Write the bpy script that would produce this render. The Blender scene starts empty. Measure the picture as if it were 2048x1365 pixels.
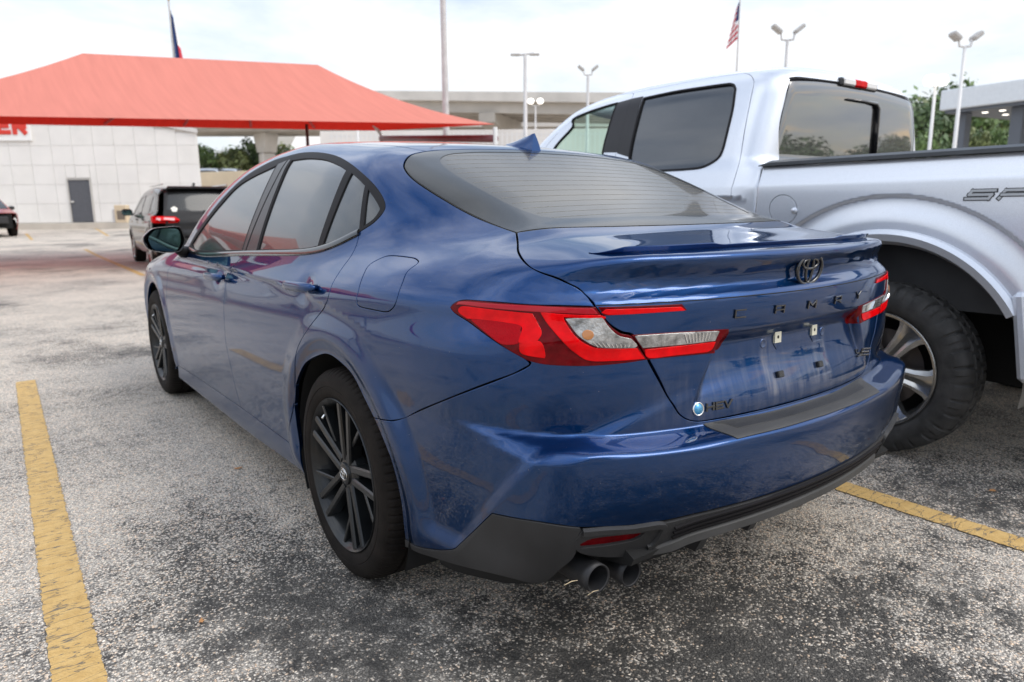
import bpy, math, random
import numpy as np
from mathutils import Vector, Matrix
from mathutils.geometry import delaunay_2d_cdt
random.seed(7); RNG = np.random.default_rng(11)
scene = bpy.context.scene
COL = scene.collection
rad = math.radians
# ------------------------------------------------------------------ camera (solved from the sedan's wheels and its left/right symmetric features)
W, H = 2048, 1365
CAM = np.array([-1.7023865, -1.97220996, 1.13952159])
yaw, pit, roll, FPX = 0.63952126, 0.18792625, -0.00956694, 1396.7628
_fw = np.array([math.sin(yaw)*math.cos(pit), math.cos(yaw)*math.cos(pit), -math.sin(pit)])
_r = np.array([math.cos(yaw), -math.sin(yaw), 0.]); _u = np.cross(_r, _fw)
CR = math.cos(roll)*_r + math.sin(roll)*_u
CU = -math.sin(roll)*_r + math.cos(roll)*_u
CF = _fw
cd = bpy.data.cameras.new('camera'); cam = bpy.data.objects.new('camera', cd); COL.objects.link(cam)
cam.matrix_world = Matrix(((CR[0], CU[0], -CF[0], CAM[0]), (CR[1], CU[1], -CF[1], CAM[1]), (CR[2], CU[2], -CF[2], CAM[2]), (0, 0, 0, 1)))
cd.sensor_width = 36; cd.sensor_fit = 'HORIZONTAL'; cd.lens = FPX/W*36
cd.clip_start = .05; cd.clip_end = 3000
cd.dof.use_dof = True; cd.dof.focus_distance = 1.75; cd.dof.aperture_fstop = 4.0
scene.camera = cam
# ------------------------------------------------------------------ world: hazy bright sky with broken cloud
SUN_EL, SUN_AZ = 46, 150      # degrees; azimuth clockwise from +y: a low veiled sun behind and right of the camera
wd = bpy.data.worlds.new('World'); scene.world = wd; wd.use_nodes = True
nt = wd.node_tree; N = nt.nodes; L = nt.links
for n in list(N): N.remove(n)
def nd(tree, t, **kw):
    n = tree.nodes.new(t)
    for k, v in kw.items():
        if k.startswith('i_'): n.inputs[k[2:].replace('_', ' ')].default_value = v
        else: setattr(n, k, v)
    return n
out = nd(nt, 'ShaderNodeOutputWorld'); bg = nd(nt, 'ShaderNodeBackground')
L.new(bg.outputs[0], out.inputs[0])
sky = nd(nt, 'ShaderNodeTexSky', sky_type='NISHITA', sun_disc=False, sun_elevation=rad(SUN_EL), sun_rotation=rad(SUN_AZ), air_density=1.2, dust_density=2.0)
sk = nd(nt, 'ShaderNodeVectorMath', operation='SCALE'); sk.inputs['Scale'].default_value = .15
L.new(sky.outputs[0], sk.inputs[0])
tc = nd(nt, 'ShaderNodeTexCoord'); sep = nd(nt, 'ShaderNodeSeparateXYZ'); L.new(tc.outputs['Generated'], sep.inputs[0])
def mth(op, a, b=None, c=None, clamp=False):
    n = nd(nt, 'ShaderNodeMath', operation=op, use_clamp=clamp)
    for i, v in enumerate((a, b, c)):
        if v is None: continue
        if hasattr(v, 'is_linked') or hasattr(v, 'links'): L.new(v, n.inputs[i])
        else: n.inputs[i].default_value = v
    return n.outputs[0]
zz = mth('MAXIMUM', sep.outputs[2], 0.0)
den = mth('ADD', zz, .16)
cx_ = mth('DIVIDE', sep.outputs[0], den); cy_ = mth('DIVIDE', sep.outputs[1], den)
cmb = nd(nt, 'ShaderNodeCombineXYZ'); L.new(cx_, cmb.inputs[0]); L.new(cy_, cmb.inputs[1])
nz = nd(nt, 'ShaderNodeTexNoise', noise_dimensions='3D'); nz.inputs['Scale'].default_value = .95; nz.inputs['Detail'].default_value = 7; nz.inputs['Roughness'].default_value = .58; nz.inputs['Distortion'].default_value = .35
L.new(cmb.outputs[0], nz.inputs['Vector'])
nz2 = nd(nt, 'ShaderNodeTexNoise', noise_dimensions='3D'); nz2.inputs['Scale'].default_value = 2.1; nz2.inputs['Detail'].default_value = 5
L.new(cmb.outputs[0], nz2.inputs['Vector'])
cov = nd(nt, 'ShaderNodeValToRGB'); cov.color_ramp.elements[0].position = .32; cov.color_ramp.elements[1].position = .58
L.new(mth('SUBTRACT', nz.outputs[0], mth('MULTIPLY', mth('SUBTRACT', zz, .35, None, True), .10)), cov.inputs[0])
ccol = nd(nt, 'ShaderNodeValToRGB')
ccol.color_ramp.elements[0].position = .30; ccol.color_ramp.elements[0].color = (.66, .77, .96, 1)
ccol.color_ramp.elements[1].position = .68; ccol.color_ramp.elements[1].color = (1.15, 1.17, 1.20, 1)
L.new(nz2.outputs[0], ccol.inputs[0])
haze = nd(nt, 'ShaderNodeMapRange'); haze.inputs['From Min'].default_value = .42; haze.inputs['From Max'].default_value = .06
L.new(zz, haze.inputs['Value'])
sdir = nd(nt, 'ShaderNodeVectorMath', operation='DOT_PRODUCT'); L.new(tc.outputs['Generated'], sdir.inputs[0]); sdir.inputs[1].default_value = (math.sin(rad(SUN_AZ)), math.cos(rad(SUN_AZ)), 0)
sprox = nd(nt, 'ShaderNodeMapRange', interpolation_type='SMOOTHSTEP'); sprox.inputs['From Min'].default_value = .1; sprox.inputs['From Max'].default_value = .85; L.new(sdir.outputs['Value'], sprox.inputs['Value'])
hz = mth('MULTIPLY', haze.outputs[0], mth('SUBTRACT', 1.0, mth('MULTIPLY', sprox.outputs[0], .85)))
gold = nd(nt, 'ShaderNodeMapRange', interpolation_type='SMOOTHSTEP'); gold.inputs['From Min'].default_value = .52; gold.inputs['From Max'].default_value = .72; L.new(nz2.outputs[0], gold.inputs['Value'])
goldf = mth('MULTIPLY', mth('MULTIPLY', gold.outputs[0], sprox.outputs[0]), mth('SUBTRACT', 1.0, mth('MULTIPLY', zz, 1.6, None, True), None, True))
mx = nd(nt, 'ShaderNodeMix', data_type='RGBA'); L.new(cov.outputs[0], mx.inputs['Factor']); L.new(sk.outputs[0], mx.inputs['A']); cb = nd(nt, 'ShaderNodeVectorMath', operation='SCALE'); L.new(ccol.outputs[0], cb.inputs[0]); L.new(mth('ADD', mth('MULTIPLY', zz, 1.0), .82), cb.inputs['Scale']); L.new(cb.outputs[0], mx.inputs['B'])
mx2 = nd(nt, 'ShaderNodeMix', data_type='RGBA'); L.new(hz, mx2.inputs['Factor'])
mxg = nd(nt, 'ShaderNodeMix', data_type='RGBA'); L.new(goldf, mxg.inputs['Factor']); L.new(mx.outputs['Result'], mxg.inputs['A']); mxg.inputs['B'].default_value = (1.9, 1.35, .75, 1)
L.new(mxg.outputs['Result'], mx2.inputs['A'])
hzc = nd(nt, 'ShaderNodeMix', data_type='RGBA'); L.new(cov.outputs[0], hzc.inputs['Factor']); hzc.inputs['A'].default_value = (.70, .77, .83, 1); hzc.inputs['B'].default_value = (.835, .83, .82, 1); L.new(hzc.outputs['Result'], mx2.inputs['B'])
L.new(mx2.outputs['Result'], bg.inputs['Color']); bg.inputs['Strength'].default_value = 1.0
sl = bpy.data.lights.new('sun', 'SUN'); sl.energy = 1.4; sl.angle = rad(30); sl.color = (1, .95, .88)
so = bpy.data.objects.new('sun', sl); COL.objects.link(so)
_d = Vector((math.sin(rad(SUN_AZ))*math.cos(rad(SUN_EL)), math.cos(rad(SUN_AZ))*math.cos(rad(SUN_EL)), math.sin(rad(SUN_EL))))
so.rotation_euler = _d.to_track_quat('Z', 'Y').to_euler(); so.location = _d*60
vs = scene.view_settings; vs.view_transform = 'Standard'; vs.look = 'None'; vs.exposure = 0.35; vs.gamma = 1.0
scene.render.resolution_x = 1024; scene.render.resolution_y = 682
# ------------------------------------------------------------------ materials
def mat(name, col, rough=.5, metal=0., coat=0., ior=1.5, spec=.5, var=0., vscale=8., bump=0., bscale=60., trans=0., alpha=1., coat_r=.03):
    m = bpy.data.materials.new(name); m.use_nodes = True
    t = m.node_tree; p = t.nodes['Principled BSDF']
    p.inputs['Base Color'].default_value = (*col, 1); p.inputs['Roughness'].default_value = rough; p.inputs['Metallic'].default_value = metal
    p.inputs['Coat Weight'].default_value = coat; p.inputs['Coat Roughness'].default_value = coat_r; p.inputs['IOR'].default_value = ior
    p.inputs['Specular IOR Level'].default_value = spec; p.inputs['Transmission Weight'].default_value = trans; p.inputs['Alpha'].default_value = alpha
    c = nd(t, 'ShaderNodeTexCoord')
    if var:
        n = nd(t, 'ShaderNodeTexNoise'); n.inputs['Scale'].default_value = vscale; n.inputs['Detail'].default_value = 6
        t.links.new(c.outputs['Object'], n.inputs['Vector'])
        r = nd(t, 'ShaderNodeMapRange'); r.inputs['From Min'].default_value = .3; r.inputs['From Max'].default_value = .7
        r.inputs['To Min'].default_value = 1-var; r.inputs['To Max'].default_value = 1+var
        t.links.new(n.outputs[0], r.inputs['Value'])
        s = nd(t, 'ShaderNodeVectorMath', operation='SCALE'); s.inputs[0].default_value = col
        t.links.new(r.outputs[0], s.inputs['Scale']); t.links.new(s.outputs[0], p.inputs['Base Color'])
    if bump:
        n = nd(t, 'ShaderNodeTexNoise'); n.inputs['Scale'].default_value = bscale; n.inputs['Detail'].default_value = 4
        t.links.new(c.outputs['Object'], n.inputs['Vector'])
        b = nd(t, 'ShaderNodeBump'); b.inputs['Strength'].default_value = bump; b.inputs['Distance'].default_value = .01
        t.links.new(n.outputs[0], b.inputs['Height']); t.links.new(b.outputs[0], p.inputs['Normal'])
    return m
def paint(name, col, rough=.35, metal=.6, dust=.5, dcol=(.36, .34, .32), plate=False, edge=(1, 1, 1)):
    """metallic car paint under clear coat, with specks of dust and a film of road dirt"""
    m = mat(name, col, rough, metal, 1.0, 1.5, coat_r=.02); m.node_tree.nodes['Principled BSDF'].inputs['Coat IOR'].default_value = 1.46; m.node_tree.nodes['Principled BSDF'].inputs['Specular Tint'].default_value = (*edge, 1)
    t = m.node_tree; p = t.nodes['Principled BSDF']; lk = t.links.new
    c = nd(t, 'ShaderNodeTexCoord')
    fl = nd(t, 'ShaderNodeTexNoise'); fl.inputs['Scale'].default_value = 900; fl.inputs['Detail'].default_value = 1; lk(c.outputs['Object'], fl.inputs['Vector'])
    fr = nd(t, 'ShaderNodeMapRange'); fr.inputs['From Min'].default_value = .3; fr.inputs['From Max'].default_value = .7; fr.inputs['To Min'].default_value = .8; fr.inputs['To Max'].default_value = 1.2; lk(fl.outputs[0], fr.inputs['Value'])
    sc = nd(t, 'ShaderNodeVectorMath', operation='SCALE'); sc.inputs[0].default_value = col; lk(fr.outputs[0], sc.inputs['Scale'])
    film = nd(t, 'ShaderNodeTexNoise'); film.inputs['Scale'].default_value = 3.2; film.inputs['Detail'].default_value = 8; film.inputs['Roughness'].default_value = .65; lk(c.outputs['Object'], film.inputs['Vector'])
    f1 = nd(t, 'ShaderNodeMapRange'); f1.inputs['From Min'].default_value = .42; f1.inputs['From Max'].default_value = .75; f1.inputs['To Max'].default_value = .05*dust; lk(film.outputs[0], f1.inputs['Value'])
    vor = nd(t, 'ShaderNodeTexVoronoi'); vor.inputs['Scale'].default_value = 85; lk(c.outputs['Object'], vor.inputs['Vector'])
    v1 = nd(t, 'ShaderNodeMath', operation='LESS_THAN'); v1.inputs[1].default_value = .085; lk(vor.outputs['Distance'], v1.inputs[0])
    rnd = nd(t, 'ShaderNodeSeparateColor'); lk(vor.outputs['Color'], rnd.inputs[0])
    v2 = nd(t, 'ShaderNodeMath', operation='GREATER_THAN'); v2.inputs[1].default_value = .93; lk(rnd.outputs[0], v2.inputs[0])
    v3 = nd(t, 'ShaderNodeMath', operation='MULTIPLY'); lk(v1.outputs[0], v3.inputs[0]); lk(v2.outputs[0], v3.inputs[1])
    v4 = nd(t, 'ShaderNodeMath', operation='MULTIPLY'); v4.inputs[1].default_value = min(1, 2.2*dust); lk(v3.outputs[0], v4.inputs[0])
    fac = nd(t, 'ShaderNodeMath', operation='MAXIMUM'); lk(f1.outputs[0], fac.inputs[0]); lk(v4.outputs[0], fac.inputs[1])
    fo = fac.outputs[0]
    if plate:   # dried dirt where a licence plate used to sit, with vertical runs
        s = nd(t, 'ShaderNodeSeparateXYZ'); lk(c.outputs['Object'], s.inputs[0])
        def M(op, a, b):
            n = nd(t, 'ShaderNodeMath', operation=op, use_clamp=True)
            for i, v in enumerate((a, b)):
                if isinstance(v, (int, float)): n.inputs[i].default_value = v
                else: lk(v, n.inputs[i])
            return n.outputs[0]
        def MR(v, a, b):
            n = nd(t, 'ShaderNodeMapRange', interpolation_type='SMOOTHSTEP'); n.inputs['From Min'].default_value = a; n.inputs['From Max'].default_value = b; lk(v, n.inputs['Value']); return n.outputs[0]
        ax = nd(t, 'ShaderNodeMath', operation='ABSOLUTE'); lk(s.outputs[0], ax.inputs[0])
        mp = nd(t, 'ShaderNodeMapping'); mp.inputs['Scale'].default_value = (42, 3, 7); lk(c.outputs['Object'], mp.inputs[0])
        st = nd(t, 'ShaderNodeTexNoise'); st.inputs['Scale'].default_value = 1; st.inputs['Detail'].default_value = 6; lk(mp.outputs[0], st.inputs['Vector'])
        box = M('MULTIPLY', M('MULTIPLY', MR(ax.outputs[0], .165, .145), MR(s.outputs[2], .648, .67)), MR(s.outputs[2], .845, .80))
        edge = M('ADD', M('MULTIPLY', MR(ax.outputs[0], .05, .13), .5), M('MULTIPLY', MR(s.outputs[2], .78, .68), .55))
        d = M('MULTIPLY', M('MULTIPLY', box, edge), MR(st.outputs[0], .32, .72))
        gen = M('MULTIPLY', M('MULTIPLY', MR(s.outputs[2], .84, .70), MR(s.outputs[1], -.90, -.935)), M('MULTIPLY', M('MULTIPLY', MR(s.outputs[2], .62, .64), MR(st.outputs[0], .35, .8)), .16))
        fo = M('MAXIMUM', M('MAXIMUM', fo, M('MULTIPLY', d, .50)), gen)
    mixc = nd(t, 'ShaderNodeMix', data_type='RGBA'); lk(fo, mixc.inputs['Factor']); lk(sc.outputs[0], mixc.inputs['A']); mixc.inputs['B'].default_value = (*dcol, 1)
    lk(mixc.outputs['Result'], p.inputs['Base Color'])
    iv = nd(t, 'ShaderNodeMath', operation='SUBTRACT'); iv.inputs[0].default_value = 1; lk(fo, iv.inputs[1])
    mm = nd(t, 'ShaderNodeMath', operation='MULTIPLY'); mm.inputs[1].default_value = metal; lk(iv.outputs[0], mm.inputs[0]); lk(mm.outputs[0], p.inputs['Metallic'])
    lk(iv.outputs[0], p.inputs['Coat Weight'])
    return m
def glassmat(name, col, rough=.03, ior=1.52, cw=1.0):
    m = mat(name, col, .25, 0, 1.0, ior, coat_r=rough, var=.25, vscale=2.5)
    p = m.node_tree.nodes['Principled BSDF']; p.inputs['Coat IOR'].default_value = 1.65; p.inputs['Coat Weight'].default_value = cw; p.inputs['Specular IOR Level'].default_value = .5*cw
    return m
BLUE = paint('blue_paint', (.0006, .034, .132), .31, .90, .18, plate=True, edge=(.42, .52, .68))
BLACKP = mat('black_plastic', (.018, .018, .019), .55, bump=.25, bscale=900, var=.3, vscale=9)
SATIN = mat('satin_black', (.013, .012, .013), .55, var=.15, spec=.12)
GLOSSB = mat('gloss_black', (.012, .012, .013), .18, coat=.6)
PIANO = mat('pillar_black', (.022, .020, .021), .35, coat=.12, spec=.25)
GREYPL = mat('grey_plastic', (.050, .049, .048), .55, spec=.35, bump=.15, bscale=700, var=.15)
DARK = mat('void_black', (.004, .004, .004), .9)
RUBBER = mat('rubber', (.013, .0105, .009), .8, spec=.15, var=.35, vscale=14, bump=.15, bscale=200)
SIDEGL = glassmat('side_glass', (.010, .013, .014), .02, cw=.62)
REARGL = glassmat('rear_glass', (.040, .036, .028), .05, cw=.42); REARGL.node_tree.nodes['Principled BSDF'].inputs['Coat Tint'].default_value = (1, .93, .82, 1)
RIMB = mat('wheel_black', (.008, .009, .010), .33, .0, .25, var=.2, vscale=20, coat_r=.10, spec=.3)
REDL = mat('red_lens', (.60, .002, .004), .15, 0, .30, var=.2, vscale=30, spec=.0)
REDD = mat('dark_red_lens', (.10, .001, .003), .15, 0, .30, var=.3, vscale=40, spec=.0)
REDP = mat('pale_red_lens', (.34, .012, .02), .15, 0, .5, spec=.0)
CHROME = mat('chrome', (.75, .75, .74), .18, 1.0)
# ------------------------------------------------------------------ scene graph helpers
def link(o, parent=None):
    COL.objects.link(o)
    if parent is not None: o.parent = parent
    return o
def tag(o, label, cat=None, group=None, kind=None):
    if label: o['label'] = label
    if cat: o['category'] = cat
    if group: o['group'] = group
    if kind: o['kind'] = kind
    return o
def thing(name, loc, label, cat, group=None, rz=0.):
    o = bpy.data.objects.new(name, None); link(o); o.location = loc; o.rotation_euler = (0, 0, rz); o.empty_display_size = .2
    return tag(o, label, cat, group)
def copy_tree(o, parent=None):
    c = o.copy(); COL.objects.link(c); c.parent = parent
    for ch in list(o.children): copy_tree(ch, c)
    return c
def mesh(name, V, Fc, m, parent=None, normals=None, smooth=True):
    me = bpy.data.meshes.new(name); me.from_pydata([tuple(map(float, v)) for v in V], [], [tuple(int(i) for i in f) for f in Fc])
    me.polygons.foreach_set('use_smooth', [smooth]*len(me.polygons))
    if normals is not None: me.normals_split_custom_set_from_vertices([tuple(map(float, n)) for n in normals])
    if isinstance(m, (list, tuple)):
        for q in m: me.materials.append(q)
    else: me.materials.append(m)
    return link(bpy.data.objects.new(name, me), parent)
class MB:
    """collects simple shapes into one mesh"""
    def __init__(s): s.v = []; s.f = []
    def add(s, V, Fc):
        o = len(s.v); s.v += [tuple(map(float, v)) for v in V]; s.f += [tuple(int(i)+o for i in f) for f in Fc]; return s
    def box(s, c, d, M=None):
        c = np.array(c, float); h = np.array(d, float)/2
        V = np.array([(x, y, z) for x in (-1, 1) for y in (-1, 1) for z in (-1, 1)])*h
        if M is not None: V = V @ np.array(M.to_3x3()).T
        return s.add(V+c, [(0, 1, 3, 2), (4, 6, 7, 5), (0, 4, 5, 1), (2, 3, 7, 6), (0, 2, 6, 4), (1, 5, 7, 3)])
    def bbox(s, c, d, b, M=None):
        """box with chamfered edges"""
        h = np.array(d, float)/2; b = min(b, *(h*.95)); V = []; idx = {}
        for x in (-1, 1):
            for y in (-1, 1):
                for z in (-1, 1):
                    for k in range(3):
                        p = np.array([x, y, z])*(h-b); p[k] += b*(x, y, z)[k]; idx[(x, y, z, k)] = len(V); V.append(p)
        Fc = []
        for k in range(3):
            i, j = [q for q in range(3) if q != k]
            for sg in (-1, 1):
                q = []
                for a, bb in ((-1, -1), (1, -1), (1, 1), (-1, 1)):
                    t = [0, 0, 0]; t[k] = sg; t[i] = a; t[j] = bb; q.append(idx[(*t, k)])
                Fc.append(q)
            for a in (-1, 1):
                for bb in (-1, 1):
                    t0 = [0, 0, 0]; t1 = [0, 0, 0]; t0[i] = t1[i] = a; t0[j] = t1[j] = bb; t0[k] = -1; t1[k] = 1
                    Fc.append([idx[(*t0, i)], idx[(*t1, i)], idx[(*t1, j)], idx[(*t0, j)]])
        for x in (-1, 1):
            for y in (-1, 1):
                for z in (-1, 1): Fc.append([idx[(x, y, z, k)] for k in range(3)])
        V = np.array(V)
        if M is not None: V = V @ np.array(M.to_3x3()).T
        return s.add(V+np.array(c, float), Fc)
    def tube(s, path, r, n=12, cap=True, ry=None, flat=None):
        path = np.array(path, float); K = len(path)
        r = np.broadcast_to(np.array(r, float), (K,))
        T = np.gradient(path, axis=0); T /= np.linalg.norm(T, axis=1, keepdims=True)+1e-12
        up = np.array([0, 0, 1.]) if abs(T[0][2]) < .9 else np.array([1., 0, 0])
        if flat is not None: up = np.array(flat, float)
        V = []
        for k in range(K):
            a = np.cross(T[k], up); a /= np.linalg.norm(a)+1e-12; b = np.cross(a, T[k])
            for i in range(n):
                t = 2*math.pi*i/n
                V.append(path[k]+r[k]*(a*math.cos(t)+b*math.sin(t)*(ry if ry else 1)))
        Fc = [(k*n+i, k*n+(i+1) % n, (k+1)*n+(i+1) % n, (k+1)*n+i) for k in range(K-1) for i in range(n)]
        if cap: Fc += [tuple(range(n))[::-1], tuple((K-1)*n+i for i in range(n))]
        return s.add(V, Fc)
    def lathe(s, prof, n=64, c=(0, 0, 0), axis='x', closed=False):
        """prof: list of (axial, radius)"""
        V = []; K = len(prof)
        for a, r in prof:
            for i in range(n):
                t = 2*math.pi*i/n; p = (a, r*math.cos(t), r*math.sin(t))
                if axis == 'z': p = (p[1], p[2], p[0])
                if axis == 'y': p = (p[1], p[0], p[2])
                V.append(np.array(p)+np.array(c))
        R = range(K if closed else K-1)
        return s.add(V, [(k*n+i, k*n+(i+1) % n, ((k+1) % K)*n+(i+1) % n, ((k+1) % K)*n+i) for k in R for i in range(n)])
    def prism(s, pts, d0, d1, ax=1):
        """extrude 2-D polygon (x,z) along y (ax=1) / (y,z) along x (ax=0) / (x,y) along z (ax=2)"""
        n = len(pts); V = []
        for d in (d0, d1):
            for p in pts: V.append((d, p[0], p[1]) if ax == 0 else (p[0], d, p[1]) if ax == 1 else (p[0], p[1], d))
        return s.add(V, [tuple(range(n)), tuple(range(2*n-1, n-1, -1))]+[(i, (i+1) % n, n+(i+1) % n, n+i) for i in range(n)])
    def build(s, name, m, parent=None, smooth=False, xf=None, angle=None):
        V = s.v
        if xf is not None: V = [tuple(xf @ Vector(v)) for v in V]
        o = mesh(name, V, s.f, m, parent, smooth=smooth or angle is not None)
        if angle is not None: o.data.set_sharp_from_angle(angle=rad(angle))
        return o
# ------------------------------------------------------------------ smooth implicit bodies and panels cut from them
def spl(xs, ys, n=3000):
    xs = np.array(xs, float); ys = np.array(ys, float); h = np.diff(xs); d = np.diff(ys)/h; m = np.zeros_like(ys)
    for i in range(1, len(xs)-1):
        if d[i-1]*d[i] > 0:
            w1 = 2*h[i]+h[i-1]; w2 = h[i]+2*h[i-1]; m[i] = (w1+w2)/(w1/d[i-1]+w2/d[i])
    m[0] = d[0]; m[-1] = d[-1]
    X = np.linspace(xs[0], xs[-1], n); k = np.clip(np.searchsorted(xs, X, side='right')-1, 0, len(h)-1); t = (X-xs[k])/h[k]; Hh = h[k]
    Y = (2*t**3-3*t**2+1)*ys[k]+(t**3-2*t**2+t)*Hh*m[k]+(-2*t**3+3*t**2)*ys[k+1]+(t**3-t**2)*Hh*m[k+1]
    a0, a1 = m[0], m[-1]
    return lambda x: np.interp(x, X, Y)+np.where(x < X[0], (x-X[0])*a0, 0)+np.where(x > X[-1], (x-X[-1])*a1, 0)
def smax(a, b, k):
    h = np.maximum(k-np.abs(a-b), 0)/k
    return np.maximum(a, b)+h*h*k*.25
def smin(a, b, k): return -smax(-a, -b, k)
def sst(x, a, b):
    t = np.clip((x-a)/(b-a), 0, 1); return t*t*(3-2*t)
def grad(Fn, P, h=.0015):
    E3 = np.eye(3)*h
    n = np.stack([Fn(P+E3[i])-Fn(P-E3[i]) for i in range(3)], -1)
    return n/(np.linalg.norm(n, axis=-1, keepdims=True)+1e-12)
def march(Fn, O, D, t0, t1, n=160, it=20):
    D = np.atleast_2d(D); O = np.broadcast_to(np.atleast_2d(O), D.shape); K = len(D)
    ts = np.linspace(t0, t1, n); lo = np.full(K, np.nan)
    if K*n <= 60000:                                            # few rays: sample every step at once
        f = Fn(O[:, None]+D[:, None]*ts[None, :, None]); hit = (f[:, 1:] <= 0) & (f[:, :-1] > 0); k = hit.argmax(1); got = hit.any(1); lo[got] = ts[k[got]]
    else:
        prev = Fn(O+D*t0); alive = np.ones(K, bool)
        for k in range(1, n):
            idx = np.nonzero(alive)[0]
            if len(idx) == 0: break
            f = Fn(O[idx]+D[idx]*ts[k]); hit = (f <= 0) & (prev[idx] > 0)
            lo[idx[hit]] = ts[k-1]; alive[idx[hit]] = False; prev[idx] = f
    ok = ~np.isnan(lo); a = lo[ok]; b = a+(t1-t0)/(n-1); Oo, Dd = O[ok], D[ok]
    for _ in range(it):
        m = (a+b)/2; s = Fn(Oo+Dd*m[:, None]) > 0; a = np.where(s, m, a); b = np.where(s, b, m)
    o = np.full(K, np.nan); o[ok] = (a+b)/2
    return o
def ray(px, py): return CF+CR*((px-W/2)/FPX)+CU*((H/2-py)/FPX)
def on(px, py, ax, val):
    d = ray(px, py); return CAM+d*((val-CAM[ax])/d[ax])
def at(px, py, depth): return CAM+ray(px, py)*depth
def hp(px, Fn, root=(0, 0, 0), t0=.4, t1=6.):
    """photo pixels -> points on the body surface (body space)"""
    D = np.array([ray(*p) for p in px]); D /= np.linalg.norm(D, axis=1, keepdims=True)
    t = march(Fn, CAM-np.array(root), D, t0, t1, 420)
    P = CAM-np.array(root)+D*t[:, None]
    return P[~np.isnan(t)]
def q3(*pts): return np.array(pts, float)
def smooth_line(P, step=.012, closed=False):
    """Catmull-Rom through points, resampled"""
    P = np.array(P, float)
    if len(P) < 3:
        n = max(2, int(np.linalg.norm(P[1]-P[0])/step)+1); return P[0]+(P[1]-P[0])*np.linspace(0, 1, n)[:, None]
    Q = np.vstack([2*P[0]-P[1], P, 2*P[-1]-P[-2]]) if not closed else np.vstack([P[-1], P, P[0], P[1]])
    o = []
    for i in range(1, len(Q)-2):
        p0, p1, p2, p3 = Q[i-1:i+3]; n = max(2, int(np.linalg.norm(p2-p1)/step)+1); t = np.linspace(0, 1, n, endpoint=False)[:, None]
        o.append(.5*((2*p1)+(-p0+p2)*t+(2*p0-5*p1+4*p2-p3)*t**2+(-p0+3*p1-3*p2+p3)*t**3))
    if not closed: o.append(P[-1:])
    return np.vstack(o)
class Plane:
    def __init__(s, n, up=(0, 0, 1)):
        s.n = np.array(n, float)/np.linalg.norm(n); s.e1 = np.cross(up, s.n); s.e1 /= np.linalg.norm(s.e1); s.e2 = np.cross(s.n, s.e1)
    def uv(s, P): return np.stack([P @ s.e1, P @ s.e2], -1)
    def rays(s, uv): return uv[:, :1]*s.e1+uv[:, 1:]*s.e2+s.n*2.6, np.broadcast_to(-s.n, (len(uv), 3))
    t = (0., 5.2)
class Cyl:
    """vertical axis at (0,yc); rays come in towards the axis, falling by `tilt`"""
    def __init__(s, yc, tilt=0., R=.9): s.yc, s.tl, s.R = yc, tilt, R
    def uv(s, P):
        th = np.arctan2(P[:, 0], s.yc-P[:, 1]); rho = np.hypot(P[:, 0], P[:, 1]-s.yc)
        return np.stack([th*s.R, P[:, 2]-rho*s.tl], -1)
    def rays(s, uv):
        th = uv[:, 0]/s.R; c = math.sqrt(1+s.tl**2); R0 = 2.2
        O = np.stack([np.sin(th)*R0, s.yc-np.cos(th)*R0, uv[:, 1]+R0*s.tl], -1)
        return O, np.stack([-np.sin(th), np.cos(th), np.full_like(th, -s.tl)], -1)/c
    t = (0., 2.1)
def inpoly(pts, poly):
    x, y = pts[:, 0], pts[:, 1]; r = np.zeros(len(pts), bool); px, py = poly[:, 0], poly[:, 1]; qx, qy = np.roll(px, -1), np.roll(py, -1)
    for i in range(len(poly)):
        if py[i] == qy[i]: continue
        c = (py[i] > y) != (qy[i] > y)
        r ^= c & (x < (qx[i]-px[i])*(y-py[i])/(qy[i]-py[i])+px[i])
    return r
def offset_poly(p, d):
    a = .5*np.sum(p[:, 0]*np.roll(p[:, 1], -1)-np.roll(p[:, 0], -1)*p[:, 1])
    t = np.roll(p, -1, 0)-np.roll(p, 1, 0); t /= np.linalg.norm(t, axis=1, keepdims=True)+1e-12
    n = np.stack([-t[:, 1], t[:, 0]], -1)*(1 if a > 0 else -1)
    return p+n*d
def dedupe(p, eps):
    keep = [0]
    for i in range(1, len(p)):
        if np.linalg.norm(p[i]-p[keep[-1]]) > eps: keep.append(i)
    if np.linalg.norm(p[keep[-1]]-p[0]) < eps: keep.pop()
    return p[keep]
def loop_of(segs, fr, step):
    """segments of 3-D points, each smoothed, corners kept -> closed uv polygon"""
    return dedupe(np.vstack([smooth_line(fr.uv(np.array(s, float)), step) for s in segs]), step*.3)
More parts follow.
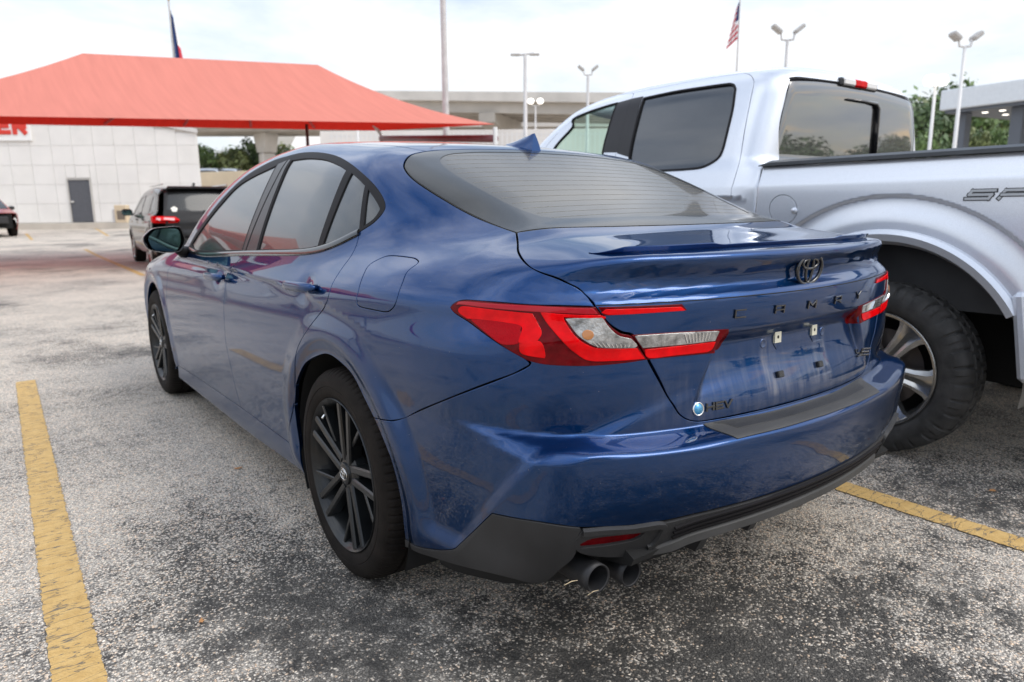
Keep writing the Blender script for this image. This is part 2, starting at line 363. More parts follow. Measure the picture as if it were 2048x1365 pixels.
def panel(name, parent, Fn, fr, segs, m, holes=(), res=.014, off=0., gap=.0028, thick=.016, step=None, mirror=False, both=True, fold=.0014):
    """a sheet lifted on to the body surface inside an outline, edges folded in"""
    step = step or res*.8
    poly = offset_poly(loop_of(segs, fr, step), gap)
    hl = [offset_poly(loop_of(h, fr, step), -gap) for h in holes]
    lo, hi = poly.min(0), poly.max(0)
    gx = np.arange(lo[0], hi[0]+res, res); gy = np.arange(lo[1], hi[1]+res, res*.866)
    G = np.array([(x+(res/2 if j % 2 else 0), y) for j, y in enumerate(gy) for x in gx])
    inn = inpoly(G, poly)
    for h in hl: inn &= ~inpoly(G, h)
    G = G[inn]
    allb = np.vstack([poly]+hl)
    if len(G):
        dmin = np.full(len(G), 9.)
        for k in range(0, len(allb), 64): dmin = np.minimum(dmin, np.sqrt(((G[:, None]-allb[None, k:k+64])**2).sum(-1)).min(1))
        G = G[dmin > res*.5]
    pts = np.vstack([allb, G]); edges = []; o = 0
    for l in [poly]+hl:
        k = len(l); edges += [(o+i, o+(i+1) % k) for i in range(k)]; o += k
    r = delaunay_2d_cdt([Vector(p) for p in pts], edges, [], 0, 1e-6)
    uv = np.array([(v[0], v[1]) for v in r[0]]); tri = np.array([f for f in r[2]])
    cen = uv[tri].mean(1); ok = inpoly(cen, poly)
    for h in hl: ok &= ~inpoly(cen, h)
    tri = tri[ok]
    O, D = fr.rays(uv); t = march(Fn, O, D, fr.t[0], fr.t[1], 110, 18)
    bad = np.isnan(t)
    if bad.any():
        tri = tri[~bad[tri].any(1)]
        t = np.where(bad, 0, t)
    P = O+D*t[:, None]; Nn = grad(Fn, P)
    used = np.unique(tri); rm = np.full(len(P), -1); rm[used] = np.arange(len(used)); P, Nn, D = P[used], Nn[used], D[used]; tri = rm[tri]
    # orient outwards
    fn = np.cross(P[tri[:, 1]]-P[tri[:, 0]], P[tri[:, 2]]-P[tri[:, 0]]); fl = (fn*Nn[tri[:, 0]]).sum(1) < 0
    tri[fl] = tri[fl][:, ::-1]
    P = P+Nn*off
    V = [P]; NN = [Nn]; Fc = [tuple(f) for f in tri]
    ed = {}
    for a, b, c in tri:
        for e in ((a, b), (b, c), (c, a)): ed[e] = 1
    bnd = [e for e in ed if (e[1], e[0]) not in ed]
    if thick > 0 and bnd:
        nxt = {}; acc = {}
        for a, b in bnd:
            tg = P[b]-P[a]; o_ = np.cross(tg, Nn[a]+Nn[b]); o_ /= np.linalg.norm(o_)+1e-12
            acc[a] = acc.get(a, 0)+o_; acc[b] = acc.get(b, 0)+o_
        ids = sorted(acc); ix = {v: i for i, v in enumerate(ids)}
        ow = np.array([acc[i] for i in ids]); ow /= np.linalg.norm(ow, axis=1, keepdims=True)+1e-12
        B = P[ids]; n0 = Nn[ids]; n1 = n0+ow; n1 /= np.linalg.norm(n1, axis=1, keepdims=True)
        base = len(P); k = len(ids)
        V += [B+ow*fold-n0*fold*.8, B+ow*fold-n0*fold*.8, B+ow*fold-n0*thick]; NN += [n1, ow, ow]
        for a, b in bnd:
            i, j = ix[a], ix[b]
            Fc.append((b, a, base+i, base+j)); Fc.append((base+k+j, base+k+i, base+2*k+i, base+2*k+j))
    V = np.vstack(V); NN = np.vstack(NN)
    o = mesh(name, V, Fc, m, parent, NN)
    if mirror:
        mesh(name, V*[-1, 1, 1], [f[::-1] for f in Fc], m, parent, NN*[-1, 1, 1])
    return o
def mir(P):
    """left half (ending on the centre line) -> whole, going left to right"""
    P = np.array(P, float); return np.vstack([P, P[::-1]*[-1, 1, 1]])
def sweep(name, parent, path, nrm, sec, m, scale=None, mirror=False, closed_sec=True):
    """sweep a 2-D section (along side-vector, along normal) down a path on a surface"""
    path = np.array(path, float); K = len(path); T = np.gradient(path, axis=0); T /= np.linalg.norm(T, axis=1, keepdims=True)
    S = np.cross(T, nrm); S /= np.linalg.norm(S, axis=1, keepdims=True); sec = np.array(sec, float); n = len(sec)
    sc = np.ones(K) if scale is None else np.array(scale)
    V = (path[:, None]+S[:, None]*(sec[None, :, :1]*sc[:, None, None])+np.array(nrm)[:, None]*(sec[None, :, 1:]*sc[:, None, None])).reshape(-1, 3)
    Fc = [(k*n+i, (k+1)*n+i, (k+1)*n+(i+1) % n, k*n+(i+1) % n) for k in range(K-1) for i in range(n if closed_sec else n-1)]
    if closed_sec: Fc += [tuple(range(n)), tuple((K-1)*n+i for i in range(n))[::-1]]
    o = mesh(name, V, Fc, m, parent); o.data.set_sharp_from_angle(angle=rad(40))
    if mirror:
        o2 = mesh(name, V*[-1, 1, 1], [f[::-1] for f in Fc], m, parent); o2.data.set_sharp_from_angle(angle=rad(40))
    return o
def on_surface(Fn, pts, fr):
    """project points on to the surface along a frame; returns points, normals"""
    uv = fr.uv(np.array(pts, float)); O, D = fr.rays(uv); t = march(Fn, O, D, fr.t[0], fr.t[1], 300); k = ~np.isnan(t)
    P = O[k]+D[k]*t[k][:, None]; return P, grad(Fn, P)
GLY = {'C': [[(1, 1), (0, 1), (0, 0), (1, 0)]], 'A': [[(0, 0), (0, 1), (1, 1), (1, 0)], [(0, .42), (1, .42)]], 'M': [[(0, 0), (0, 1), (.5, .38), (1, 1), (1, 0)]],
       'R': [[(0, 0), (0, 1), (1, 1), (1, .45), (0, .45)], [(.5, .45), (1, 0)]], 'Y': [[(0, 1), (.5, .5), (1, 1)], [(.5, .5), (.5, 0)]], 'S': [[(1, 1), (0, 1), (0, .5), (1, .5), (1, 0), (0, 0)]],
       'E': [[(1, 1), (0, 1), (0, 0), (1, 0)], [(0, .5), (.85, .5)]], 'H': [[(0, 0), (0, 1)], [(1, 0), (1, 1)], [(0, .5), (1, .5)]], 'V': [[(0, 1), (.45, 0), (1, 1)]],
       'P': [[(0, 0), (0, 1), (1, 1), (1, .45), (0, .45)]], 'O': [[(0, 0), (0, 1), (1, 1), (1, 0), (0, 0)]], 'T': [[(0, 1), (1, 1)], [(.5, 1), (.5, 0)]]}
def glyph(ch, w, h, t, depth, slant=0.):
    """block letter as bars in its own plane (x right, y up, z out)"""
    mb = MB()
    for pl in GLY[ch]:
        P = [np.array([p[0]*(w-t)+t/2+slant*p[1]*h, p[1]*(h-t)+t/2]) for p in pl]
        for a, b in zip(P[:-1], P[1:]):
            d = b-a; l = np.linalg.norm(d); d /= l; n = np.array([-d[1], d[0]])*t/2; a2, b2 = a-d*t/2*.98, b+d*t/2*.98
            jit = .00004*len(mb.f)
            q = [a2-n, b2-n, b2+n, a2+n]; q2 = [a2-n*.7, b2-n*.7, b2+n*.7, a2+n*.7]
            V = [(*p, 0) for p in q]+[(*p, depth*.7+jit) for p in q]+[(*p, depth+jit) for p in q2]
            mb.add(V, [(3, 2, 1, 0), (0, 1, 5, 4), (1, 2, 6, 5), (2, 3, 7, 6), (3, 0, 4, 7), (4, 5, 9, 8), (5, 6, 10, 9), (6, 7, 11, 10), (7, 4, 8, 11), (8, 9, 10, 11)])
    return mb
def frame_at(p, n, right):
    n = Vector(n).normalized(); r = Vector(right); r = (r-n*r.dot(n)).normalized(); u = n.cross(r)
    return Matrix(((r.x, u.x, n.x, p[0]), (r.y, u.y, n.y, p[1]), (r.z, u.z, n.z, p[2]), (0, 0, 0, 1)))
# ------------------------------------------------------------------ blue sedan (body space = world: origin under the rear axle, y forward)
Wz = spl([-.80, -.74, -.68, -.62, -.56, -.40, -.25, -.12, -.035, -.008, .012, .05, .09, .14, .20, .32],
         [.78, .845, .878, .890, .894, .909, .915, .912, .903, .905, .902, .884, .860, .826, .775, .62])
plan_lo = spl([-1.2, -.95, -.8, -.65, -.45, -.2, 0, .6, 2.0, 2.6, 3.1, 3.5, 3.9], [-.26, -.13, -.065, -.030, -.006, .004, .004, 0, 0, .002, -.01, -.10, -.35])
plan_hi = spl([-1.2, -.95, -.8, -.65, -.45, -.25, 0, .5, 2.0, 2.6, 3.1, 3.9], [-.36, -.20, -.125, -.07, -.028, -.004, .012, 0, 0, -.01, -.05, -.35])
def side_w(y, z):
    q = z-(.8985-.036*y+.01*sst(-y, .2, .7)); w = Wz(q); hi = sst(z, .80, 1.02)
    w = w+plan_lo(y)*(1-hi)+plan_hi(y)*hi
    w = w+.022*np.exp(-((y+.18)/.42)**2)*np.exp(-((q-.08)/.07)**2)
    for yc in (0., 2.825):                                    # wheel-arch flares
        r = np.hypot(y-yc, z-.328); w = w+(.009*sst(r, .52, .435)-.014*sst(r, .438, .385))*sst(z, .2, .3)
    for yh, zh in ((.232, .902), (1.292, .858)):              # hollows behind the door handles
        w = w-.020*np.exp(-((y-yh)/.055)**2-((z-zh)/.036)**2)
    return w
Y0 = spl([.16, .22, .30, .36, .42, .50, .575, .595, .602, .609, .616, .626, .640, .68, .72, .77, .815, .832, .842, .856, .90, .925, .935, .945, .958, .975, .990, 1.005, 1.018, 1.032, 1.12],
         [-.86, -.93, -.985, -1.01, -1.035, -1.053, -1.060, -1.059, -1.052, -1.030, -1.002, -.985, -.985, -.985, -.984, -.982, -.980, -.981, -.983, -.986, -.992, -.991, -.986, -.974, -.963, -.965, -.975, -.987, -.995, -.998, -.985])
def rear_y(a, z):
    c = .25+.03*sst(z, .84, .9)+.05*sst(z, .95, 1.02)
    z2 = z-.2*np.maximum(a-.45, 0)**2*sst(z, .45, .56)*sst(z, .80, .66)
    rec = .028*sst(z, .645, .78)*sst(z, .850, .806)*sst(.315+(.84-z)*.55-a, -.004, .022)     # number-plate recess
    return Y0(z2)+c*a*a+.10*np.maximum(a-.55, 0)**2+rec
T0 = spl([-1.1, -.97, -.92, -.86, -.80, -.70, -.60, -.52, -.4, 0., 1.2, 2.3, 2.6, 3.1, 3.6, 3.9], [1.018, 1.036, 1.040, 1.046, 1.052, 1.065, 1.077, 1.085, 1.087, 1.06, 1.0, 1.0, .99, .93, .84, .74])
ROOF = spl([-1.0, -.75, -.64, -.56, -.50, -.42, -.25, 0., .13, .22, .40, .7, 1.1, 1.5, 1.75, 1.95, 2.3, 2.65, 2.9],
           [.20, .78, 1.00, 1.078, 1.104, 1.139, 1.208, 1.302, 1.347, 1.369, 1.392, 1.421, 1.440, 1.437, 1.420, 1.385, 1.22, 1.04, .90])
GW = spl([.9, .98, 1.05, 1.15, 1.25, 1.32, 1.38, 1.45], [.885, .853, .824, .776, .722, .680, .638, .58])
GP = spl([-.9, -.6, -.4, -.2, 0, .2, .5, 1.0, 1.6, 2.2, 2.8], [-.42, -.235, -.145, -.077, -.036, -.013, 0, .002, 0, -.02, -.10])
KR = spl([-.6, -.3, .2, .6, .95, 1.2, 1.5, 1.9, 2.6], [.04, .022, .024, .027, .025, .032, .055, .10, .16])
def sedanF(P):
    x, y, z = P[..., 0], P[..., 1], P[..., 2]; a = np.sqrt(x*x+1e-8)
    b = smax(a-side_w(y, z), rear_y(a, z)-y, .16-.10*sst(z, .632, .598))
    b = smax(b, z-(T0(y)-.03*a*a-.55*np.maximum(a-.50, 0)**2), .022+.078*sst(y, -.86, -.5))
    b = smax(b, y-3.78, .2); b = smax(b, .16-z, .03)
    h1 = (a-(GW(z)+GP(y)))*.88
    h2 = (z-(ROOF(y)-KR(y)*(a/.6)**2-.30*np.maximum(a-.42, 0)**2))*.93
    # blade-like crease on the bumper corner: a hollow in the side, bounded by a facet that runs down to the cladding
    e = ((y+.748)*.167+(z-.456)*.14)/.218; rw = np.hypot(y, z-.328)
    b = b+.015*sst(e, .0, .040)*sst(rw, .455, .52)*sst(z, .76, .62)*sst(z, .30, .36)*sst(-y, .25, .4)
    g = np.maximum(smax(h1, h2, .075+.05*sst(y, .3, -.2)), .90-z)
    return smin(b, g, .045+.05*sst(y, .2, -.2))
SED = thing('sedan', (0, 0, 0), 'dusty dark blue four-door sedan with black wheels, parked nearest the camera', 'car')
SF = sedanF
def zm(o, s, pts): return [(o[0]+x/s, o[1]+y/s) for x, y in pts]
def sp(px): return hp(px, SF)
side_fr = Plane((-1, 0, .12)); qtr_fr = Plane((-.88, -.22, .40)); top_fr = Plane((0, 0, 1), (0, 1, 0)); lid_fr = Plane((0, -.93, .37)); cyl_fr = Cyl(.3, .25); lamp_fr = Cyl(.1, 0.)
Z2 = ((260, 270), 3.0333)
# window opening (day-light opening), traced clockwise from the front lower corner
dlo_top = q3((-.862, 2.02, .948), (-.835, 1.93, 1.03), (-.802, 1.83, 1.10), (-.746, 1.655, 1.208), (-.688, 1.46, 1.298), (-.652, 1.22, 1.351), (-.640, 1.022, 1.364), (-.631, .874, 1.368), (-.635, .690, 1.356), (-.656, .487, 1.330), (-.683, .301, 1.290), (-.705, .133, 1.237), (-.715, .034, 1.193), (-.728, -.026, 1.156), (-.741, -.039, 1.131), (-.761, -.017, 1.102), (-.784, .042, 1.072))
dlo_rd = q3((-.784, .042, 1.072), (-.814, .153, 1.035), (-.833, .275, 1.010), (-.846, .441, .995), (-.855, .75, .980), (-.859, .995, .968))
dlo_fd = q3((-.859, .995, .968), (-.866, 1.3, .951), (-.870, 1.525, .939), (-.868, 1.719, .935), (-.862, 2.02, .948))
gap_fr = q3((-.862, 1.001, .958), (-.878, 1.075, .918), (-.885, 1.150, .880), (-.893, 1.171, .848), (-.905, 1.172, .794), (-.912, 1.176, .742), (-.914, 1.182, .690), (-.915, 1.184, .617), (-.914, 1.180, .544), (-.910, 1.160, .478), (-.902, 1.140, .379), (-.894, 1.115, .291))
gap_rr = q3((-.784, .042, 1.072), (-.798, .030, 1.038), (-.826, .020, 1.000), (-.847, .018, .976), (-.866, .012, .958), (-.894, .003, .926), (-.906, -.001, .903), (-.911, .012, .872), (-.910, .080, .826), (-.915, .159, .769), (-.919, .222, .722), (-.927, .268, .675), (-.925, .325, .576), (-.916, .403, .430), (-.893, .505, .294))
gap_ff = q3((-.866, 2.08, .935), (-.875, 2.22, .885), (-.898, 2.315, .827), (-.904, 2.360, .778), (-.914, 2.384, .683), (-.916, 2.396, .568), (-.917, 2.394, .453), (-.912, 2.387, .337), (-.896, 2.352, .262))
sill_f, sill_r = q3((-.896, 2.352, .262), (-.895, 1.7, .280), (-.894, 1.115, .291)), q3((-.894, 1.115, .291), (-.893, .8, .293), (-.893, .505, .294))
def arc(yc, zc, r, a0, a1, n=24, x=-.92): return np.array([(x, yc+r*math.cos(rad(t)), zc+r*math.sin(rad(t))) for t in np.linspace(a0, a1, n)])
arch_f = q3((-.893, .505, .294), (-.885, .43, .205))
arch_r = sp([(609, 948.5), (599, 890), (593.5, 850), (589, 801), (593.5, 765), (609, 729.6), (631.5, 714), (656, 709.5), (685, 729.6), (707.5, 756), (730, 801), (747.7, 836.8)])
arch_b = sp([(747.7, 836.8), (761, 868), (783.4, 926), (801, 1002), (810, 1078)])
lamp_top = q3((-.863, -.606, .916), (-.858, -.617, .927), (-.848, -.640, .935), (-.828, -.693, .936), (-.770, -.778, .932), (-.715, -.825, .929), (-.653, -.868, .926))
lamp_in = q3((-.653, -.868, .926), (-.639, -.876, .905), (-.622, -.882, .884), (-.596, -.888, .865), (-.571, -.896, .857), (-.549, -.900, .828), (-.526, -.905, .798))
lamp_bot = q3((-.526, -.905, .798), (-.582, -.886, .795), (-.650, -.862, .795), (-.712, -.834, .799), (-.753, -.808, .804), (-.778, -.788, .812))
lamp_bot2 = q3((-.778, -.788, .812), (-.806, -.760, .833), (-.831, -.724, .858), (-.851, -.668, .888), (-.861, -.622, .905), (-.863, -.606, .916))
bump_gap = sp([(747.7, 836.8), (770, 841), (792, 841), (837, 823), (917, 790), (1007, 756), (1050, 737), (1060, 728)])
bump_gap = np.vstack([bump_gap, lamp_bot2[:1]])
TGPX = zm((780, 250), 2.008, [(512, 432), (512, 470), (515, 510), (545, 555), (600, 590), (700, 630), (760, 660), (800, 695), (830, 735)])
tgap2 = q3((-.526, -.905, .798), (-.516, -.907, .779), (-.493, -.917, .739), (-.460, -.931, .685), (-.436, -.940, .654), (-.398, -.948, .636), (-.340, -.957, .631), (-.17, -.978, .630), (0, -.985, .630))
gl_left = q3((-.490, .128, 1.330), (-.554, .110, 1.314), (-.606, .066, 1.287), (-.628, .024, 1.261), (-.639, -.058, 1.224), (-.634, -.191, 1.173), (-.620, -.353, 1.120), (-.606, -.521, 1.078))
gl_bot = q3((-.606, -.521, 1.078), (-.495, -.560, 1.086), (-.328, -.588, 1.092), (-.138, -.604, 1.095), (0, -.607, 1.095))
gl_top = q3((0, .150, 1.35), (-.25, .146, 1.345), (-.42, .138, 1.335), (-.490, .128, 1.330))
gl_left, gl_bot, gl_top = [on_surface(SF, g, Plane((0, -.4, .92)))[0] for g in (gl_left, gl_bot, gl_top)]
tgap = sp(TGPX[1:-1]); tgap = np.vstack([gl_left[-1:], tgap, lamp_top[-1:]])
seam = q3((-.490, .128, 1.33), (-.520, .20, 1.35), (-.535, .45, 1.37), (-.540, 1.0, 1.40), (-.548, 1.45, 1.40), (-.575, 1.72, 1.36))
ws_l = q3((-.575, 1.72, 1.36), (-.66, 1.98, 1.21), (-.74, 2.22, 1.05), (-.775, 2.36, .97))
seam = on_surface(SF, seam, Plane((-.3, 0, .95)))[0]; ws_l = on_surface(SF, ws_l, Plane((-.4, .5, .75)))[0]; ws_l[0] = seam[-1]; seam[0] = gl_left[0]
fuel = zm((560, 440), 4.55, [(700, 690), (715, 640), (760, 500), (800, 425), (850, 385), (930, 345), (985, 328), (1060, 328), (1200, 345), (1245, 362), (1258, 385), (1235, 410), (1180, 450), (1145, 490), (1110, 580), (1065, 710), (1040, 780), (1000, 825), (960, 838), (900, 830), (740, 795), (705, 770), (700, 740)])
fuel3 = sp(fuel); fuel3 = np.vstack([fuel3, fuel3[:1]])
R_ = .0105
panel('quarter_panel', SED, SF, qtr_fr, [gap_rr[::-1], dlo_top[::-1], q3(dlo_top[0], (-.83, 2.18, .955), ws_l[-1]), ws_l[::-1], seam[::-1], gl_left, tgap, lamp_top[::-1], lamp_bot2[::-1], bump_gap[::-1], arch_r[::-1], q3(arch_r[0], arch_f[1]), arch_f[::-1]], BLUE, holes=[[fuel3]], res=R_, mirror=True)
panel('fuel_door', SED, SF, qtr_fr, [fuel3], BLUE, res=.012, gap=.0022)
panel('rear_door', SED, SF, side_fr, [gap_fr, sill_r, gap_rr[::-1], dlo_rd], BLUE, res=R_, mirror=True)
panel('front_door', SED, SF, side_fr, [gap_ff, sill_f, gap_fr[::-1], dlo_fd, q3(dlo_fd[-1], gap_ff[0])], BLUE, res=.013, mirror=True)
f_arch = arc(2.825, .328, .382, 196, -10, 40)
panel('front_fender', SED, SF, side_fr, [gap_ff[::-1], q3(gap_ff[0], (-.8, 2.36, .965)), q3((-.8, 2.36, .965), (-.8, 2.9, .915), (-.8, 3.25, .85), (-.7, 3.45, .78)), q3((-.7, 3.45, .78), (-.8, 3.42, .55), (-.8, 3.36, .28)), q3((-.8, 3.36, .28), f_arch[-1]), f_arch[::-1], q3(f_arch[0], gap_ff[-1])], BLUE, res=.013, mirror=True)
panel('sill', SED, SF, side_fr, [np.vstack([sill_f, sill_r[1:]]), q3(sill_r[-1], (-.885, .43, .205)), q3((-.885, .43, .205), (-.87, 1.2, .178), (-.87, 2.40, .178)), q3((-.87, 2.40, .178), sill_f[0])], BLUE, res=.013, mirror=True)
panel('roof', SED, SF, top_fr, [gl_top[::-1] if 0 else mir(gl_top[::-1]), (seam*[-1, 1, 1]), mir(q3((-.575, 1.72, 1.36), (-.3, 1.82, 1.4), (0, 1.86, 1.4)))[::-1], seam[::-1]], BLUE, res=.022)
panel('rear_window', SED, SF, Plane((0, -.4, .92)), [gl_left, mir(gl_bot), (gl_left*[-1, 1, 1])[::-1], mir(gl_top[::-1])[::-1]], REARGL, res=.016, off=-.002, gap=.004)
# dark ceramic border and heater wires of the rear glass
in_l = q3((-.40, .085, 1.33), (-.455, .060, 1.32), (-.500, .015, 1.29), (-.520, -.08, 1.25), (-.515, -.22, 1.19), (-.495, -.37, 1.13), (-.470, -.455, 1.11))
in_b = q3((-.470, -.455, 1.11), (-.40, -.490, 1.11), (-.2, -.515, 1.11), (0, -.522, 1.11)); in_t = q3((0, .105, 1.33), (-.25, .102, 1.33), (-.40, .085, 1.33))
rw_fr = Plane((0, -.4, .92)); rw_out = [gl_left, mir(gl_bot), (gl_left*[-1, 1, 1])[::-1], mir(gl_top[::-1])[::-1]]
panel('glass_border', SED, SF, rw_fr, rw_out, glassmat('border_glass', (.014, .014, .012), .06, cw=.34), holes=[[in_l, mir(in_b), (in_l*[-1, 1, 1])[::-1], mir(in_t[::-1])[::-1]]], res=.016, off=-.0008, gap=.004, thick=.0)
HEAT = mat('heater_wire', (.30, .28, .24), .5)
for k in range(14):
    y = .07-k*.0415; hw = np.interp(-y, [-.07, 0, .08, .22, .37, .47], [.45, .50, .515, .51, .49, .46])-.006
    P_, n_ = on_surface(SF, [(x, y-.012*(1-(x/.5)**2), 1.3) for x in np.linspace(-hw, hw, 26)], top_fr)
    sweep('heater_wire', SED, P_-n_*.0016, n_, [(-.0003, -.0003), (-.0003, .0001), (.0003, .0001), (.0003, -.0003)], HEAT)
panel('windshield', SED, SF, Plane((0, .5, .85)), [ws_l, mir(q3(ws_l[-1], (-.4, 2.55, .99), (0, 2.62, 1.0))), (ws_l*[-1, 1, 1])[::-1], mir(q3((-.575, 1.72, 1.36), (-.3, 1.82, 1.4), (0, 1.86, 1.4)))[::-1]], SIDEGL, res=.03, off=-.002, gap=.004)
panel('hood', SED, SF, top_fr, [mir(q3(ws_l[-1], (-.4, 2.55, .99), (0, 2.62, 1.0))), q3((.775, 2.36, .97), (.80, 2.9, .9), (.72, 3.42, .8)), mir(q3((-.72, 3.42, .8), (-.4, 3.6, .8), (0, 3.64, .8)))[::-1], q3((-.72, 3.42, .8), (-.8, 2.9, .9), (-.775, 2.36, .97))], BLUE, res=.035)
panel('front_bumper', SED, SF, Plane((0, 1, .25)), [q3((-.72, 3.42, .76), (.72, 3.42, .76)), q3((.72, 3.42, .76), (.8, 3.4, .5), (.78, 3.4, .22)), q3((.78, 3.4, .22), (-.78, 3.4, .22)), q3((-.78, 3.4, .22), (-.8, 3.4, .5), (-.72, 3.42, .76))], BLUE, res=.04)
# --- windows and black trim
wz = lambda p: sp(zm(*Z2, p))
def lift3(p): return on_surface(SF, p, side_fr)[0]
w2 = [wz([(985, 155), (1080, 143), (1180, 150), (1260, 180), (1315, 215)]), wz([(1315, 215), (1140, 675)]), wz([(1140, 675), (1060, 690), (930, 697), (780, 698)]), wz([(780, 698), (985, 155)])]
w3 = [wz([(1347, 232), (1385, 265), (1428, 308)]), wz([(1428, 308), (1392, 578)]), wz([(1392, 578), (1290, 628), (1170, 668)]), wz([(1170, 668), (1347, 232)])]
w4 = [wz([(1446, 330), (1485, 385), (1513, 435), (1515, 460), (1480, 510), (1418, 556)]), wz([(1418, 556), (1446, 330)])]
wf_r = wz([(893, 184), (680, 700)])
w1 = [q3(wf_r[0], (-.70, 1.46, 1.262), (-.76, 1.66, 1.165), (-.815, 1.84, 1.05), (-.85, 1.95, .972)), q3((-.85, 1.95, .972), (-.862, 1.86, .952), (-.866, 1.70, .949), (-.862, 1.40, .962), wf_r[1]), wf_r[::-1]]
allw = [w1, w2, w3, w4]
dlo_all = [dlo_top, dlo_rd, dlo_fd]
wtrim = panel('window_trim', SED, SF, side_fr, dlo_all, SATIN, holes=allw, res=.012, off=.0015, gap=.0, mirror=True, step=.010)
for w in allw: panel('side_window', SED, SF, side_fr, w, SIDEGL, res=.014, off=-.003, gap=-.002, thick=.004, mirror=True)
bp1 = [q3(*wz([(905, 180), (958, 158), (702, 706), (690, 706)])[[0, 1]]), wz([(958, 158), (704, 704)]), wz([(704, 704), (690, 704)]), wz([(690, 704), (905, 180)])]
bp2 = [wz([(966, 156), (978, 155)]), wz([(978, 155), (772, 702)]), wz([(772, 702), (712, 704)]), wz([(712, 704), (966, 156)])]
for b_ in (bp1, bp2): panel('pillar_cover', SED, SF, side_fr, b_, PIANO, res=.014, off=.004, gap=.0005, thick=.006, mirror=True)
belt = on_surface(SF, np.vstack([dlo_rd, dlo_fd[1:]]), side_fr); bl = smooth_line(belt[0], .03); bp, bn = on_surface(SF, bl, side_fr)
sweep('belt_moulding', SED, bp+bn*.001, bn, [(-.012, 0), (-.010, .005), (0, .007), (.009, .004), (.010, 0)], GLOSSB, mirror=True)
# --- trunk lid, bumper, cladding
panel('trunk_lid', SED, SF, lid_fr, [mir(gl_bot)[::-1], tgap, lamp_in, tgap2[:-1], (tgap2*[-1, 1, 1])[::-1], (lamp_in*[-1, 1, 1])[::-1], (tgap*[-1, 1, 1])[::-1]], BLUE, res=.0088, step=.007)
strip = np.vstack([sp([(985, 1028), (1060, 1042), (1110, 1050), (1160, 1056), (1210, 1055), (1260, 1052), (1325, 1043)]), q3((-.43, -.997, .427), (-.27, -1.021, .425), (-.12, -1.035, .424), (0, -1.038, .424))])
clad = sp([(811, 1079), (830, 1092), (868, 1100), (905, 1100), (922, 1088), (950, 1062), (985, 1028)])
panel('rear_bumper', SED, SF, cyl_fr, [mir(tgap2)[::-1] if 0 else tgap2[::-1], lamp_bot, bump_gap[::-1], arch_b, q3(arch_b[-1], clad[0]), clad, strip, (strip*[-1, 1, 1])[::-1], (clad*[-1, 1, 1])[::-1], q3(clad[0], arch_b[-1])*[-1, 1, 1], (arch_b*[-1, 1, 1])[::-1], bump_gap*[-1, 1, 1], (lamp_bot*[-1, 1, 1])[::-1], tgap2*[-1, 1, 1]], BLUE, res=.0078)
cladb = np.vstack([sp([(812, 1093), (900, 1125), (1000, 1150), (1068, 1166)])])
cladc = sp([(1068, 1166), (1092, 1162), (1120, 1138), (1148, 1112), (1155, 1075), (1162, 1062)])
panel('side_cladding', SED, SF, cyl_fr, [clad[::-1], q3(clad[0], cladb[0]), cladb, cladc, strip[:4][::-1]], BLACKP, res=.010, off=.003, gap=.0012, thick=.03, mirror=True)
low = np.vstack([sp([(1162, 1062), (1148, 1085), (1160, 1105), (1210, 1113), (1262, 1110), (1330, 1092)]), q3((-.44, -.965, .350), (-.27, -.99, .347), (-.12, -1.0, .345), (0, -1.003, .345))])
s2 = np.vstack([sp([(1162, 1062), (1210, 1058), (1260, 1055), (1325, 1046)]), strip[-4:]-[0, 0, .003]])
refl = [sp([(1160, 1087), (1185, 1076), (1240, 1069), (1288, 1064)]), sp([(1288, 1064), (1278, 1074), (1262, 1081)]), sp([(1262, 1081), (1210, 1090), (1160, 1095)]), sp([(1160, 1095), (1160, 1087)])]
reflm = [s*[-1, 1, 1] for s in refl]
panel('lower_bumper', SED, SF, cyl_fr, [s2, (s2*[-1, 1, 1])[::-1], low*[-1, 1, 1], low[::-1]], BLACKP, holes=[refl, [s[::-1] for s in reflm[::-1]]], res=.011, off=.004, gap=.0012, thick=.04)
panel('reflector', SED, SF, cyl_fr, refl, REDD, res=.012, off=-.004, gap=-.001, thick=.01, mirror=True)
def vstrip(t, x0=-.50):
    """line a fraction t down between the bumper edge and its lower lip, from x0 to the centre"""
    xs = np.linspace(x0, 0, 30); A = smooth_line(s2, .02); B = smooth_line(low[4:], .02)
    za = np.interp(xs, A[:, 0], A[:, 2]); zb = np.interp(xs, B[:, 0], B[:, 2]); P = np.stack([xs, np.full(30, -1.0), za+(zb-za)*t], -1)
    full = np.vstack([P, P[-2::-1]*[-1, 1, 1]]); return on_surface(SF, full, cyl_fr)
for i, t_ in enumerate((.14, .30, .46)):
    P_, n_ = vstrip(t_); sweep('grille_slat', SED, P_+n_*.004, n_, [(-.0035, -.002), (-.003, .006), (.003, .006), (.0035, -.002)], SATIN)
P_, n_ = vstrip(.78, -.60); tp = np.clip((.60-np.abs(P_[:, 0]))/.12, .35, 1)
sweep('diffuser_lip', SED, P_+n_*.003, n_, [(-.020, -.002), (-.016, .010), (.004, .016), (.016, .008), (.018, -.004)], GREYPL, scale=tp)
P_, n_ = on_surface(SF, smooth_line(np.vstack([sp([(1164, 1064), (1210, 1060), (1260, 1057), (1316, 1049), (1325, 1056), (1305, 1085), (1292, 1092)])]), .01), cyl_fr)
sweep('reflector_bezel', SED, P_+n_*.003, n_, [(-.009, -.003), (-.007, .008), (.006, .008), (.009, -.003)], BLACKP, mirror=True)
for xx, zz_, w_ in ((-.34, .325, .03), (-.12, .315, .03), (.12, .315, .03), (.34, .325, .03)):
    MB().prism([(-.98, zz_+.06), (-.93, zz_-.045), (-.80, zz_-.05), (-.70, zz_+.06)], xx-w_/2, xx+w_/2, 0).build('diffuser_fin', BLACKP, SED)
